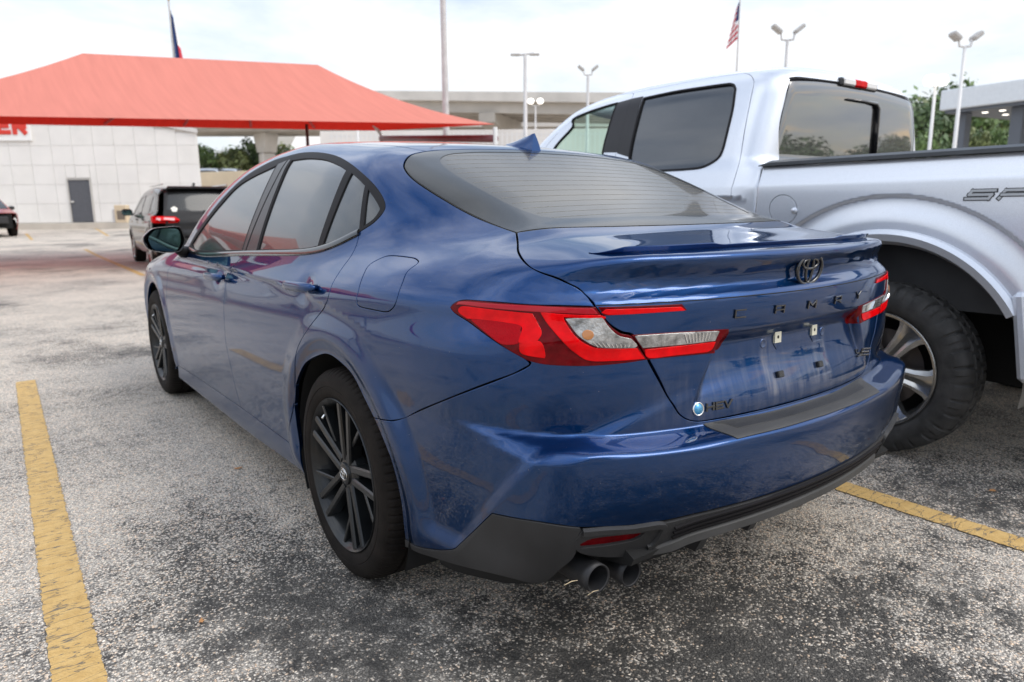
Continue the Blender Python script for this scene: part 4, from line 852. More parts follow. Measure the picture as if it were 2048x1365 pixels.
def line_mat():
    m = bpy.data.materials.new('yellow_line_paint'); m.use_nodes = True; t = m.node_tree; p = t.nodes['Principled BSDF']; lk = t.links.new
    c = nd(t, 'ShaderNodeTexCoord')
    a = nd(t, 'ShaderNodeTexNoise'); a.inputs['Scale'].default_value = 22; a.inputs['Detail'].default_value = 7; a.inputs['Roughness'].default_value = .7; lk(c.outputs['Object'], a.inputs['Vector'])
    mp = nd(t, 'ShaderNodeMapping'); mp.inputs['Scale'].default_value = (7, 26, 1); lk(c.outputs['Object'], mp.inputs[0])
    wv = nd(t, 'ShaderNodeTexNoise'); wv.inputs['Scale'].default_value = 3; lk(mp.outputs[0], wv.inputs['Vector'])
    ad = nd(t, 'ShaderNodeVectorMath', operation='MULTIPLY_ADD'); ad.inputs[1].default_value = (.8, .8, 0); lk(wv.outputs['Color'], ad.inputs[0]); lk(mp.outputs[0], ad.inputs[2])
    v = nd(t, 'ShaderNodeTexVoronoi', feature='DISTANCE_TO_EDGE'); v.inputs['Scale'].default_value = 1.0; lk(ad.outputs[0], v.inputs['Vector'])
    ck = nd(t, 'ShaderNodeMapRange'); ck.inputs['From Min'].default_value = .006; ck.inputs['From Max'].default_value = .028; lk(v.outputs['Distance'], ck.inputs['Value'])
    g = nd(t, 'ShaderNodeMapRange', interpolation_type='SMOOTHSTEP'); g.inputs['From Min'].default_value = .24; g.inputs['From Max'].default_value = .33; lk(a.outputs[0], g.inputs['Value'])
    vs_ = nd(t, 'ShaderNodeTexVoronoi'); vs_.inputs['Scale'].default_value = 130; lk(c.outputs['Object'], vs_.inputs['Vector'])
    mu = nd(t, 'ShaderNodeMath', operation='MULTIPLY'); lk(ck.outputs[0], mu.inputs[0]); lk(g.outputs[0], mu.inputs[1])
    mx = nd(t, 'ShaderNodeMix', data_type='RGBA'); lk(mu.outputs[0], mx.inputs['Factor']); mx.inputs['A'].default_value = (.17, .14, .10, 1)
    pc = nd(t, 'ShaderNodeValToRGB'); pc.color_ramp.elements[0].color = (.50, .31, .10, 1); pc.color_ramp.elements[1].color = (.62, .41, .155, 1); lk(a.outputs[0], pc.inputs[0]); pc.color_ramp.elements[0].position = .35; pc.color_ramp.elements[1].position = .65
    lk(pc.outputs[0], mx.inputs['B']); lk(mx.outputs['Result'], p.inputs['Base Color']); p.inputs['Roughness'].default_value = .75
    hh = nd(t, 'ShaderNodeMath', operation='SUBTRACT'); lk(mu.outputs[0], hh.inputs[0]); lk(vs_.outputs['Distance'], hh.inputs[1])
    b = nd(t, 'ShaderNodeBump'); b.inputs['Strength'].default_value = .6; b.inputs['Distance'].default_value = .004; lk(hh.outputs[0], b.inputs['Height']); lk(b.outputs[0], p.inputs['Normal'])
    return m
YEL = line_mat()
def bay_line(p0, p1, w, wob=.004):
    """painted bay line with frayed edges, a thin sheet on the asphalt"""
    p0, p1 = np.array(p0, float), np.array(p1, float); d = p1-p0; Ln = np.linalg.norm(d); d /= Ln; n_ = np.array([-d[1], d[0]]); K = max(4, int(Ln/.012)); L_, R2 = [], []
    for i in range(K+1):
        q = p0+d*Ln*i/K
        for s, l in ((1, L_), (-1, R2)):
            e = q+n_*s*(w/2+(random.uniform(-wob, wob)*.8-.005*(random.random() < .10))); l.append((e[0], e[1], float(lotz(e[0], e[1]))+.004))
    V = L_+R2; m_ = K+1
    o = mesh('bay_line', V, [(i, m_+i, m_+i+1, i+1) for i in range(K)], YEL); o['kind'] = 'structure'; return o
bay_line((-1.60, 3.78), (-1.665, -1.6), .112)
bay_line((1.055, 4.0), (.985, -1.9), .112)
bay_line((3.75, 4.0), (3.68, -1.9), .112)
# ------------------------------------------------------------------ silver pickup (body space: x from its centre line, y from its rear axle)
TR = (2.55, -.44, 0.)
TRUCK = thing('pickup_truck', TR, 'silver crew-cab pickup truck with flared rear arch parked beside the blue sedan', 'truck')
SILV = paint('silver_paint', (.67, .70, .755), .36, .55, .25, (.45, .44, .42))
Wt = spl([.35, .5, .62, .75, .95, 1.08, 1.17, 1.235, 1.26, 1.30, 1.36, 1.45], [.955, .985, .998, 1.004, 1.012, 1.014, 1.012, 1.008, 1.000, .985, .962, .92])
def tside(y, z):
    w = Wt(z); r = np.hypot(y, z-.40)
    w = w-.016*sst(r, .786, .770)*sst(z, .4, .5)*sst(r, .66, .76)      # step above the arch
    w = w+.008*sst(r, .77, .60)*sst(z, .3, .45)
    r2 = np.hypot(y-3.69, z-.40)
    return w+.03*sst(r2, .78, .62)*sst(z, .3, .45)
def bedF(P):
    x, y, z = P[..., 0], P[..., 1], P[..., 2]; a = np.abs(x)
    b = smax(a-tside(y, z), -1.10-y, .06); b = smax(b, y-.684, .012); b = smax(b, z-1.352, .03)
    return smax(b, .5-z, .03)
TRW = spl([1.30, 1.40, 1.55, 1.70, 1.80, 1.9, 2.0], [.985, .952, .905, .848, .808, .765, .72])
TRF = spl([.3, .7, .9, 1.2, 1.7, 2.1, 2.35, 2.55, 2.8, 3.2], [1.86, 1.905, 1.925, 1.94, 1.945, 1.925, 1.88, 1.78, 1.60, 1.28])
def cabF(P):
    x, y, z = P[..., 0], P[..., 1], P[..., 2]; a = np.abs(x)
    low = smax(smax(a-tside(y, z), .675-y, .03), y-4.6, .25)
    low = smax(low, z-(1.36-.16*sst(y, 2.7, 3.1)-.12*sst(y, 3.1, 4.6)), .06); low = smax(low, .42-z, .04)
    up = smax((a-TRW(z)-.004*sst(y, 1.2, 2.0))*.93, .722-y+.10*(a/.8)**2*.0-(z-1.4)*.02, .17)
    up = smax(up, (z-(TRF(y)-.035*(a/.7)**2))*.92, .13); up = np.maximum(up, 1.20-z)
    return smin(low, up, .05)
bs_fr = Plane((-1, 0, .10)); 
def tq(*yz, x=-1.0): return np.array([(x, a, b) for a, b in yz], float)
def tp(px, Fn=cabF): return hp(px, Fn, TR, 1.2, 8.)
fc = tp(zm((1500, 340), 3.737, [(247+104*math.cos(t), 298+110*math.sin(t)) for t in np.linspace(0, 2*math.pi, 21)]), bedF)
archO = arc(0, .40, .585, 197, -17, 40, -1.02)
panel('bed_side', TRUCK, bedF, bs_fr, [tq((.680, 1.342), (-1.09, 1.342)), tq((-1.09, 1.342), (-1.09, .735)), tq((-1.09, .735), (-.62, .735)) if 0 else tq((-1.09, .735), (-.555, .735)), np.array([(-1.02, .585*math.cos(rad(t))*1.0-.0, .40+.585*math.sin(rad(t))) for t in np.linspace(145.5, -8, 36)]), tq((.579, .318), (.680, .45)), tq((.680, .45), (.680, 1.342))], SILV, holes=[[fc]], res=.0095, mirror=True)
panel('fuel_door', TRUCK, bedF, bs_fr, [fc], SILV, res=.014, gap=.0035)
pc = fc[[0]].mean(0); MB().lathe([(0, .016), (-.010, .014), (-.014, .006), (-.015, .0001)], 20, axis='x', c=(fc[:, 0].mean()-.001, pc[1]+.012, pc[2]-.004)).build('fuel_door_latch', SILV, TRUCK, smooth=True)
# arch lip
P_, n_ = on_surface(bedF, np.array([(-1.02, .603*math.cos(rad(t)), .40+.603*math.sin(rad(t))) for t in np.linspace(-14, 150, 60)]), bs_fr)
sweep('arch_lip', TRUCK, P_, n_, [(-.030, -.004), (-.026, .016), (-.008, .030), (.022, .022), (.040, -.020)], SILV, mirror=True)
panel('rear_corner', TRUCK, bedF, bs_fr, [tq((-1.09, .728), (-.56, .728)), tq((-.56, .728), (-.60, .55), (-.605, .44)), tq((-.605, .44), (-.70, .505), (-1.09, .505)), tq((-1.09, .505), (-1.09, .728))], SILV, res=.02, mirror=True)
lipP = [(-1.05, -.565*1.0, .0)]
b = MB()
for s in (-1, 1):
    b = MB(); b.bbox((s*.965, -.86, .492), (.10, .46, .05), .012); b.build('corner_guard', BLACKP, TRUCK)
    # extend the lip straight down behind the wheel
    b = MB(); b.bbox((s*1.012, -.567, .62), (.075, .055, .36), .018, Matrix.Rotation(rad(-9), 4, 'X')); b.build('lip_end', SILV, TRUCK)
    b = MB(); pr = [(-.045, 0), (-.045, .016), (-.02, .028), (.02, .028), (.035, .012), (.035, 0)]
    V = []; ysr = np.linspace(.69, -1.10, 30)
    for k, y in enumerate(ysr):
        sc = 1 if k else .25
        for u, v in pr: V.append((s*(.952-u), y, 1.340+v*sc))
    n = 6; b.add(V, [(k*n+i, (k+1)*n+i, (k+1)*n+(i+1) % n, k*n+(i+1) % n) for k in range(29) for i in range(n)]+[tuple(range(n)), tuple(29*n+i for i in range(n))])
    b.build('bed_rail', mat('rail_grey', (.055, .062, .07), .42, var=.15), TRUCK)
    b = MB(); b.box((s*.86, -.22, 1.0), (.03, 1.70, .64)); b.build('bed_inner_wall', BLACKP, TRUCK)
MB().bbox((0, -1.06, .98), (1.72, .07, .70), .02).build('tailgate', SILV, TRUCK)
MB().box((0, -.2, .72), (1.7, 1.68, .04)).build('bed_floor', BLACKP, TRUCK)
MB().bbox((0, -1.20, .58), (1.9, .16, .20), .03).build('rear_bumper', CHROME, TRUCK)
MB().box((0, 1.6, .55), (1.1, 6.0, .22)).build('chassis', DARK, TRUCK)
for s in (-1, 1):
    th = np.linspace(rad(-10), rad(190), 30); V = [(s*x, .575*math.cos(t), .42+.575*math.sin(t)) for x in (.55, .985) for t in th]; n = len(th)
    mesh('wheel_liner', V, [(i, i+1, n+i+1, n+i) for i in range(n-1)], mat('liner_grey', (.14, .132, .122), .8, var=.4, vscale=5), TRUCK)
    V = [(s*.56, .58*math.cos(t), .42+.58*math.sin(t)) for t in th]; mesh('liner_wall', V, [tuple(range(n))], DARK, TRUCK)
    MB().prism([(.575*math.cos(t), .42+.575*math.sin(t)) for t in np.linspace(rad(38), rad(142), 16)], s*.60, s*.62, 0).build('inner_fender', mat('inner_fender', (.26, .245, .225), .7, var=.25, vscale=4), TRUCK)
# --- cab
ZA = ((1060, 110), 4.096)
tz = lambda p: tp(zm(*ZA, p))
win_r = [tz([(935, 357), (1200, 302), (1500, 257), (1630, 240)]), tz([(1630, 240), (1668, 248), (1684, 285)]), tz([(1684, 285), (1660, 450), (1620, 620), (1590, 745)]), tz([(1590, 745), (1560, 825), (1500, 880), (1400, 925), (1250, 942)]), np.vstack([tz([(1250, 942), (1130, 948)]), tq((1.62, 1.352), x=-.96)]), np.vstack([tq((1.62, 1.352), x=-.96), tz([(815, 840), (935, 357)])])]
fw_r = tz([(718, 397), (597, 800)])
win_f = [np.vstack([fw_r[:1], tz([(600, 430), (450, 482), (350, 532)]), tq((2.30, 1.70), (2.42, 1.58), (2.52, 1.42), x=-.9)]), tq((2.52, 1.42), (2.50, 1.375), (2.2, 1.36), (1.86, 1.358), x=-.95), np.vstack([tq((1.86, 1.358), x=-.95), fw_r[::-1]])]
gapr = tz([(1825, 190), (1831, 250), (1780, 500), (1730, 800), (1700, 930), (1665, 1050), (1645, 1150)])
d_top = np.vstack([tz([(846, 311), (1100, 261), (1400, 201), (1690, 158)]), tz([(1770, 152), (1808, 168), (1825, 190)])])
gapm = np.vstack([tz([(846, 311), (822, 372), (700, 815)]), tq((1.742, 1.10), (1.742, .75), (1.72, .50), x=-1.0)])
dr = gapr[-1]; d_bot = tq((1.72, .50), (.78, .50), x=-.99)
gapr2 = np.vstack([gapr, tq((dr[1]-.02, 1.05), (.76, .9), (.78, .70), (.78, .50), x=-1.0)])
panel('rear_door', TRUCK, cabF, bs_fr, [d_top, gapr2, d_bot[::-1], gapm[::-1]], SILV, holes=[win_r], res=.02, mirror=True)
f_top = np.vstack([tq((2.74, 1.32), (2.64, 1.44), (2.50, 1.62), (2.36, 1.735), x=-.9), tz([(600, 367), (846, 311)])])
panel('front_door', TRUCK, cabF, bs_fr, [f_top, gapm, tq((1.72, .50), (2.70, .50)), tq((2.70, .50), (2.80, .9), (2.74, 1.32))], SILV, holes=[win_f], res=.025, mirror=True)
edge_r = q3((-.80, .735, 1.36), (-.775, .74, 1.55), (-.735, .745, 1.70), (-.70, .755, 1.785), (-.69, .765, 1.80))
rail = q3((-.69, .765, 1.80), (-.675, .80, 1.90), (-.675, 1.2, 1.92), (-.675, 1.9, 1.93), (-.69, 2.2, 1.90), (-.70, 2.38, 1.82))
cab_fr = Plane((-.85, -.35, .40)); edge_r = on_surface(cabF, edge_r, Plane((0, -1, .05)))[0]; rail[0] = edge_r[-1]
panel('cab_side', TRUCK, cabF, cab_fr, [edge_r, rail, q3((-.70, 2.38, 1.82), (-.78, 2.62, 1.60), (-.86, 2.86, 1.36)), q3((-.86, 2.86, 1.36), f_top[0]), f_top, d_top[1:], gapr2, q3(gapr2[-1], (-.99, .70, .50)), q3((-.99, .70, .50), (-1.0, .69, 1.0), (-.96, .69, 1.34)), q3((-.96, .69, 1.34), edge_r[0])], SILV, res=.02, mirror=True)
panel('roof', TRUCK, cabF, top_fr, [mir(q3((-.690, .775, 1.85), (-.4, .762, 1.85), (0, .760, 1.85))), rail[1:]*[-1, 1, 1], mir(q3((-.70, 2.38, 1.82), (-.4, 2.47, 1.8), (0, 2.50, 1.8)))[::-1], rail[1:][::-1]], SILV, res=.05)
rg_fr = Plane((0, -1, .05))
gly = .74
rgl = [edge_r[:-1][::-1] if 0 else edge_r, mir(np.vstack([edge_r[-1:], q3((-.4, .74, 1.822), (0, .74, 1.828))])), (edge_r*[-1, 1, 1])[::-1], np.array([edge_r[0]*[-1, 1, 1], edge_r[0]])]
CLOUDGL = glassmat('truck_rear_glass', (.012, .012, .012), .015); CLOUDGL.node_tree.nodes['Principled BSDF'].inputs['Coat IOR'].default_value = 2.2
panel('rear_window', TRUCK, cabF, rg_fr, rgl, CLOUDGL, res=.03, off=-.003, gap=.006)
panel('rear_header', TRUCK, cabF, Plane((0, -.8, .6)), [mir(q3((-.690, .765, 1.80), (-.4, .74, 1.822), (0, .74, 1.828))), q3((.69, .765, 1.80), (.69, .775, 1.86)), mir(q3((-.690, .775, 1.86), (-.4, .765, 1.89), (0, .763, 1.895)))[::-1], q3((-.69, .775, 1.86), (-.69, .765, 1.80))], SILV, res=.03)
# slider frame in the rear glass
def rgp(x, z):
    P, n = on_surface(cabF, [(x, .7, z)], rg_fr); return P[0]+n[0]*.004
tp_ = lambda px, py: at(px, py, 1)  # unused helper kept simple
sl = [rgp(x, z) for x, z in ((-.13, 1.745), (.10, 1.748), (.205, 1.745), (.235, 1.715), (.24, 1.60), (.245, 1.40))]
MB().tube(sl, [.006, .010, .015, .018, .018, .018], 8).build('slider_frame', GLOSSB, TRUCK, smooth=True)
# high brake lamp
bl_ = bpy.data.objects.new('brake_lamp', None); link(bl_, TRUCK); c_ = rgp(0, 1.845)
MB().bbox((0, c_[1]+.008, 1.838), (.42, .05, .050), .012).build('lamp_housing', BLACKP, bl_)
MB().bbox((-.125, c_[1]-.008, 1.840), (.13, .03, .040), .008).build('cargo_lens', mat('milky_lens', (.66, .63, .60), .2, 0, 1), bl_)
MB().bbox((.125, c_[1]-.008, 1.840), (.13, .03, .040), .008).build('cargo_lens', mat('milky_lens', (.66, .63, .60), .2, 0, 1), bl_)
MB().bbox((0, c_[1]-.010, 1.840), (.14, .03, .042), .008).build('brake_lens', REDL, bl_)
# windows
TINT = glassmat('truck_tinted_glass', (.012, .014, .016), .02)
panel('side_window', TRUCK, cabF, bs_fr, win_r, TINT, res=.03, off=-.006, gap=-.002, thick=.004, mirror=True)
def clearglass():
    m = bpy.data.materials.new('green_glass'); m.use_nodes = True; t = m.node_tree; lk = t.links.new
    for n in list(t.nodes): t.nodes.remove(n)
    o = nd(t, 'ShaderNodeOutputMaterial'); tr = nd(t, 'ShaderNodeBsdfTransparent'); tr.inputs[0].default_value = (.60, .83, .72, 1); g = nd(t, 'ShaderNodeBsdfGlossy'); g.inputs['Roughness'].default_value = .01
    f = nd(t, 'ShaderNodeFresnel'); f.inputs[0].default_value = 1.5; mx = nd(t, 'ShaderNodeMixShader'); lk(f.outputs[0], mx.inputs[0]); lk(tr.outputs[0], mx.inputs[1]); lk(g.outputs[0], mx.inputs[2]); lk(mx.outputs[0], o.inputs[0]); return m
CG = clearglass()
panel('side_window', TRUCK, cabF, bs_fr, win_f, CG, res=.04, off=-.006, gap=-.002, thick=.0, mirror=True)
panel('windshield', TRUCK, cabF, Plane((0, .7, .7)), [q3((-.70, 2.38, 1.82), (-.78, 2.62, 1.60), (-.86, 2.86, 1.36)), mir(q3((-.86, 2.86, 1.36), (-.4, 3.05, 1.36), (0, 3.1, 1.36))), q3((-.70, 2.38, 1.82), (-.78, 2.62, 1.60), (-.86, 2.86, 1.36))[::-1]*[-1, 1, 1], mir(q3((-.70, 2.38, 1.82), (-.4, 2.47, 1.8), (0, 2.50, 1.8)))[::-1]], CG, res=.06, off=-.003, thick=.0)
bpl = [tz([(722, 393), (836, 361)]), tz([(836, 361), (716, 800)]), tz([(716, 800), (600, 800)]), tz([(600, 800), (722, 393)])]
bpr = [tz([(837, 360), (930, 342)]), tz([(930, 342), (808, 838)]), tz([(808, 838), (715, 808)]), tz([(715, 808), (837, 360)])]
for q_ in (bpl, bpr): panel('pillar_cover', TRUCK, cabF, bs_fr, q_, PIANO, res=.03, off=.003, gap=.001, thick=.006, mirror=True)
for wn in (win_r, win_f):
    lp = loop_of(wn, bs_fr, .03); P_, n_ = on_surface(cabF, lp[:, :1]*bs_fr.e1+lp[:, 1:]*bs_fr.e2, bs_fr); P_ = np.vstack([P_, P_[:1]]); n_ = np.vstack([n_, n_[:1]])
    sweep('window_seal', TRUCK, P_+n_*.0005, n_, [(-.008, -.004), (-.006, .004), (.006, .004), (.008, -.004)], SATIN, mirror=True)
# cab interior seen through the front door glass
MB().box((0, 1.5, .95), (1.6, 2.2, .5)).build('cab_floor', DARK, TRUCK)
MB().box((0, 1.30, 1.30), (1.5, .9, .06)).build('rear_bench', DARK, TRUCK)
for s in (-1, 1):
    sb = MB().bbox((s*.42, 1.78, 1.35), (.5, .16, .60), .05, Matrix.Rotation(rad(12), 4, 'X')); sb.build('seat', mat('seat_cloth', (.06, .06, .06), .9), TRUCK)
    MB().bbox((s*.42, 1.72, 1.74), (.26, .09, .18), .04).build('headrest', mat('seat_cloth', (.06, .06, .06), .9), TRUCK)
MB().tube([(-.40+.18*math.cos(t), 2.42+.06*math.sin(t), 1.33+.17*math.sin(t)) for t in np.linspace(0, 2*math.pi, 25)], .014, 8, cap=False).build('steering_wheel', BLACKP, TRUCK, smooth=True)
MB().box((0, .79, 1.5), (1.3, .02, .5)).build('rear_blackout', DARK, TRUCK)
MB().box((0, 1.60, 1.6), (1.25, .02, .55)).build('cab_partition', DARK, TRUCK) if 0 else None
MB().bbox((0, 3.75, 1.02), (1.86, 1.65, .42), .1).build('hood', SILV, TRUCK)
MB().bbox((0, 4.62, .85), (1.9, .14, .6), .05).build('front_grille', CHROME, TRUCK)
fa = arc(3.69, .40, .60, 186, -6, 34, -1.02)
panel('front_fender', TRUCK, cabF, bs_fr, [tq((2.71, .50), (2.81, .9), (2.76, 1.27)), tq((2.76, 1.27), (3.4, 1.17), (4.40, 1.08)), tq((4.40, 1.08), (4.46, .80), (4.44, .52)), np.vstack([tq((4.44, .52), x=-1.02), fa[-1:]]), fa[::-1], np.vstack([fa[:1], tq((2.71, .50), x=-1.02)])], SILV, res=.03, mirror=True)
for s in (-1, 1):
    MB().bbox((s*.925, -1.085, 1.06), (.150, .05, .46), .02).build('tail_lamp', REDL, TRUCK); MB().bbox((s*.925, -1.080, .67), (.150, .05, .30), .02).build('rear_pillar', SILV, TRUCK)
    MB().bbox((s*.925, -1.080, 1.32), (.150, .05, .055), .015).build('lamp_cap', SILV, TRUCK)
# SPORT decal on the bed side
dec = bpy.data.objects.new('decal', None); link(dec, TRUCK)
DG = mat('decal_dark', (.03, .032, .035), .4); DS = mat('decal_silver', (.40, .42, .44), .4)
y0 = -.725+.44
for i, ch in enumerate('SPORT'):
    P, n = on_surface(bedF, [(-1.0, y0-.01-i*.118, 1.150)], bs_fr); M_ = frame_at(P[0]+n[0]*.001, n[0], (0, -1, 0))
    glyph(ch, .098, .048, .0165, .0010, .5).build('decal_letter', DG, dec, xf=M_)
    glyph(ch, .0915, .0415, .0095, .0010, .5).build('decal_fill', DS, dec, xf=M_ @ Matrix.Translation((.0048, .0032, .0008)))
# --- wheels
tprof = [(.035, .262, 0), (.020, .272, 0), (.004, .285, 0), (-.006, .305, 0), (-.008, .330, 0), (-.004, .355, 1), (.008, .374, 1), (.022, .386, 1), (.040, .3925, 1), (.085, .396, 2), (.090, .387, 0), (.100, .387, 0), (.105, .397, 3), (.150, .397, 3), (.155, .388, 0), (.165, .388, 0), (.170, .397, 2), (.215, .396, 2), (.235, .39, 1), (.255, .37, 1), (.268, .33, 0), (.26, .28, 0), (.225, .262, 0)]
TW = []
ALLOY = mat('alloy', (.50, .49, .47), .24, .9, .3, var=.12, vscale=15)
def truck_wheel(y, sgn):
    w = bpy.data.objects.new('wheel', None); link(w, TRUCK); w.location = (sgn*1.038, y, .392); w.rotation_euler = (0, 0, 0 if sgn < 0 else math.pi)
    if TW:
        for o in TW: link(o.copy(), w)
        return
    b = MB(); V = []; n = 384
    for a, r, sh in tprof:
        for i in range(n):
            t = 2*math.pi*i/n; k = 0
            ph = int(i+(a*140 if sh > 1 else 0)) % 12
            if sh == 1: k = .009 if (i % 12) < 2 else (.004 if (i % 24) > 18 else 0)
            elif sh == 2: k = .010 if ph < 2 else 0
            elif sh == 3: k = .010 if (ph+6) % 12 < 2 else 0
            V.append((a*.91-(.003 if sh == 1 and k == 0 and a < .03 else 0), (r-k)*math.cos(t), (r-k)*math.sin(t)))
    K = len(tprof); b.add(V, [(k*n+i, (k+1)*n+i, (k+1)*n+(i+1) % n, k*n+(i+1) % n) for k in range(K-1) for i in range(n)])
    TW.append(b.build('tyre', mat('truck_rubber', (.030, .029, .028), .8, var=.45, vscale=16, bump=.2, bscale=150), w, angle=30))
    b = MB(); b.lathe([(.030, .250), (.014, .256), (.010, .266), (.014, .270), (.022, .268), (.030, .250), (.06, .238), (.15, .225), (.24, .225)], 90); TW.append(b.build('rim', ALLOY, w, angle=40))
    for k in range(6):
        A = rad(8+60*k); u = np.array([math.cos(A), math.sin(A)]); v = np.array([-u[1], u[0]]); b = MB(); V = []
        st_ = [(.05, .042, .040), (.10, .036, .034), (.17, .044, .026), (.225, .060, .018), (.252, .082, .016)]
        for r, wd2, x in st_:
            for s, dx in ((-1, .05), (-1, .010), (-.62, .0), (-.25, .010), (.25, .010), (.62, 0), (1, .010), (1, .05)):
                q = u*r+v*wd2*s; V.append((x+dx, q[0], q[1]))
        n8 = 8; b.add(V, [(k2*n8+i, k2*n8+i+1, (k2+1)*n8+i+1, (k2+1)*n8+i) for k2 in range(4) for i in range(7)]); TW.append(b.build('spoke', ALLOY, w, angle=25))
    b = MB(); b.lathe([(.07, .085), (.040, .078), (.036, .05), (.028, .044), (.024, .0001)], 40); TW.append(b.build('hub', ALLOY, w, angle=40))
    b = MB(); b.lathe([(.11, .18), (.11, .09), (.125, .09)], 48); TW.append(b.build('brake_disc', mat('disc2', (.14, .12, .11), .45, .7), w))
    b = MB(); b.lathe([(.16, .24), (.161, .0001)], 40); TW.append(b.build('wheel_back', DARK, w))
for y in (0., 3.69):
    for s in (-1, 1): truck_wheel(y, s)
# ------------------------------------------------------------------ shade canopy
def xy(P, z): return np.array([P[0], P[1], z])
def fabric(name, c_top, c_thru):
    m = bpy.data.materials.new(name); m.use_nodes = True; t = m.node_tree; lk = t.links.new
    for n in list(t.nodes): t.nodes.remove(n)
    o = nd(t, 'ShaderNodeOutputMaterial'); d = nd(t, 'ShaderNodeBsdfDiffuse'); tr = nd(t, 'ShaderNodeBsdfTranslucent'); mx = nd(t, 'ShaderNodeMixShader'); mx.inputs[0].default_value = .08
    c = nd(t, 'ShaderNodeTexCoord'); mp = nd(t, 'ShaderNodeMapping'); mp.inputs['Scale'].default_value = (9, .6, .6); lk(c.outputs['Object'], mp.inputs[0])
    n = nd(t, 'ShaderNodeTexNoise'); n.inputs['Scale'].default_value = 1; n.inputs['Detail'].default_value = 4; lk(mp.outputs[0], n.inputs['Vector'])
    r = nd(t, 'ShaderNodeMapRange'); r.inputs['To Min'].default_value = .86; r.inputs['To Max'].default_value = 1.1; lk(n.outputs[0], r.inputs['Value'])
    s = nd(t, 'ShaderNodeVectorMath', operation='SCALE'); bf = nd(t, 'ShaderNodeNewGeometry'); cm = nd(t, 'ShaderNodeMix', data_type='RGBA'); lk(bf.outputs['Backfacing'], cm.inputs['Factor']); cm.inputs['A'].default_value = (*c_top, 1); cm.inputs['B'].default_value = (.80, .045, .03, 1); lk(cm.outputs['Result'], s.inputs[0]); lk(r.outputs[0], s.inputs['Scale']); lk(s.outputs[0], d.inputs[0]); tr.inputs[0].default_value = (*c_thru, 1)
    lk(d.outputs[0], mx.inputs[1]); lk(tr.outputs[0], mx.inputs[2]); lk(mx.outputs[0], o.inputs[0]); return m
REDF = fabric('red_shade_cloth', (.62, .235, .185), (.95, .04, .025))
NL, NR = at(-420, 226, 11.7), at(990, 249, 15.1); FL, FR = at(-160, 246, 17.2), at(762, 262, 20.6)
RL, RR = at(165, 107, 16.2), at(635, 130, 17.6)
CAN = thing('shade_canopy', tuple(xy((NL+FR)/2, 0)), 'wide red fabric shade canopy with a hipped roof behind the sedan', 'canopy')
def patch(A, B, Cc, Dd, n=22, m_=12, sag=.18):
    """A-B lower edge, D-C upper edge; cloth pulled hollow between its edges"""
    V = []
    for j in range(m_+1):
        v = j/m_
        for i in range(n+1):
            u = i/n; P = (A*(1-u)+B*u)*(1-v)+(Dd*(1-u)+Cc*u)*v
            V.append(P-np.array([0, 0, sag*4*v*(1-v)]))
    return V, [(j*(n+1)+i, j*(n+1)+i+1, (j+1)*(n+1)+i+1, (j+1)*(n+1)+i) for j in range(m_) for i in range(n)]
off_ = np.array(CAN.location)
b = MB()
for q in ((NL, NR, RR, RL), (NR, FR, RR, RR), (FR, FL, RL, RR), (FL, NL, RL, RL)):
    V, Fc = patch(*q); V = np.array(V); f0 = Fc[len(Fc)//4]; up_ = np.cross(V[f0[1]]-V[f0[0]], V[f0[3]]-V[f0[0]])[2]
    b.add(V-off_, Fc if up_ > 0 else [f[::-1] for f in Fc])
b.build('cloth', REDF, CAN, smooth=True, angle=30)
RED_ST = mat('red_steel', (.45, .03, .025), .6); MAROON = mat('maroon_steel', (.16, .045, .05), .5, var=.2); STEELW = mat('white_steel', (.55, .54, .52), .5, var=.1)
for P, nm in ((NL, 0), (NR, 0), (FL, 0), (FR, 0)):
    zg = float(lotz(P[0], P[1])); MB().tube([xy(P, zg)-off_, P-off_+[0, 0, -.06]], .05, 12).build('post', STEELW, CAN, smooth=True)
MB().tube([NR-off_+[0, 0, -.30], FR-off_+[0, 0, -.22]], .085, 10).build('side_beam', MAROON, CAN, smooth=True)
MB().tube([FR-off_+[0, 0, -.10], (FR*.86+RR*.14)-off_+[0, 0, -.05]], .05, 8).build('strut', STEELW, CAN, smooth=True)
for u in (.34, .52, .68, .84):
    A = NL*(1-u)+NR*u; B = FL*(1-u)+FR*u; R2_ = RL*(1-u)+RR*u
    sg = lambda v: np.array([0, 0, .18*4*v*(1-v)+.06])
    pts_ = [A*(1-v)+R2_*v-sg(v)-off_ for v in np.linspace(.12, 1, 9)]+[B*(1-v)+R2_*v-sg(v)-off_ for v in np.linspace(1, .12, 9)[1:]]
    MB().tube(pts_, .035, 8).build('rafter', RED_ST, CAN)
CAN2 = copy_tree(CAN); dE = (NR-NL)/np.linalg.norm(NR-NL); CAN2.location = (float(off_[0]-3.4-NR[0]), float(off_[1]+10.6-NR[1]), 0); tag(CAN2, 'second red shade canopy further left, beyond the photo edge', 'canopy')
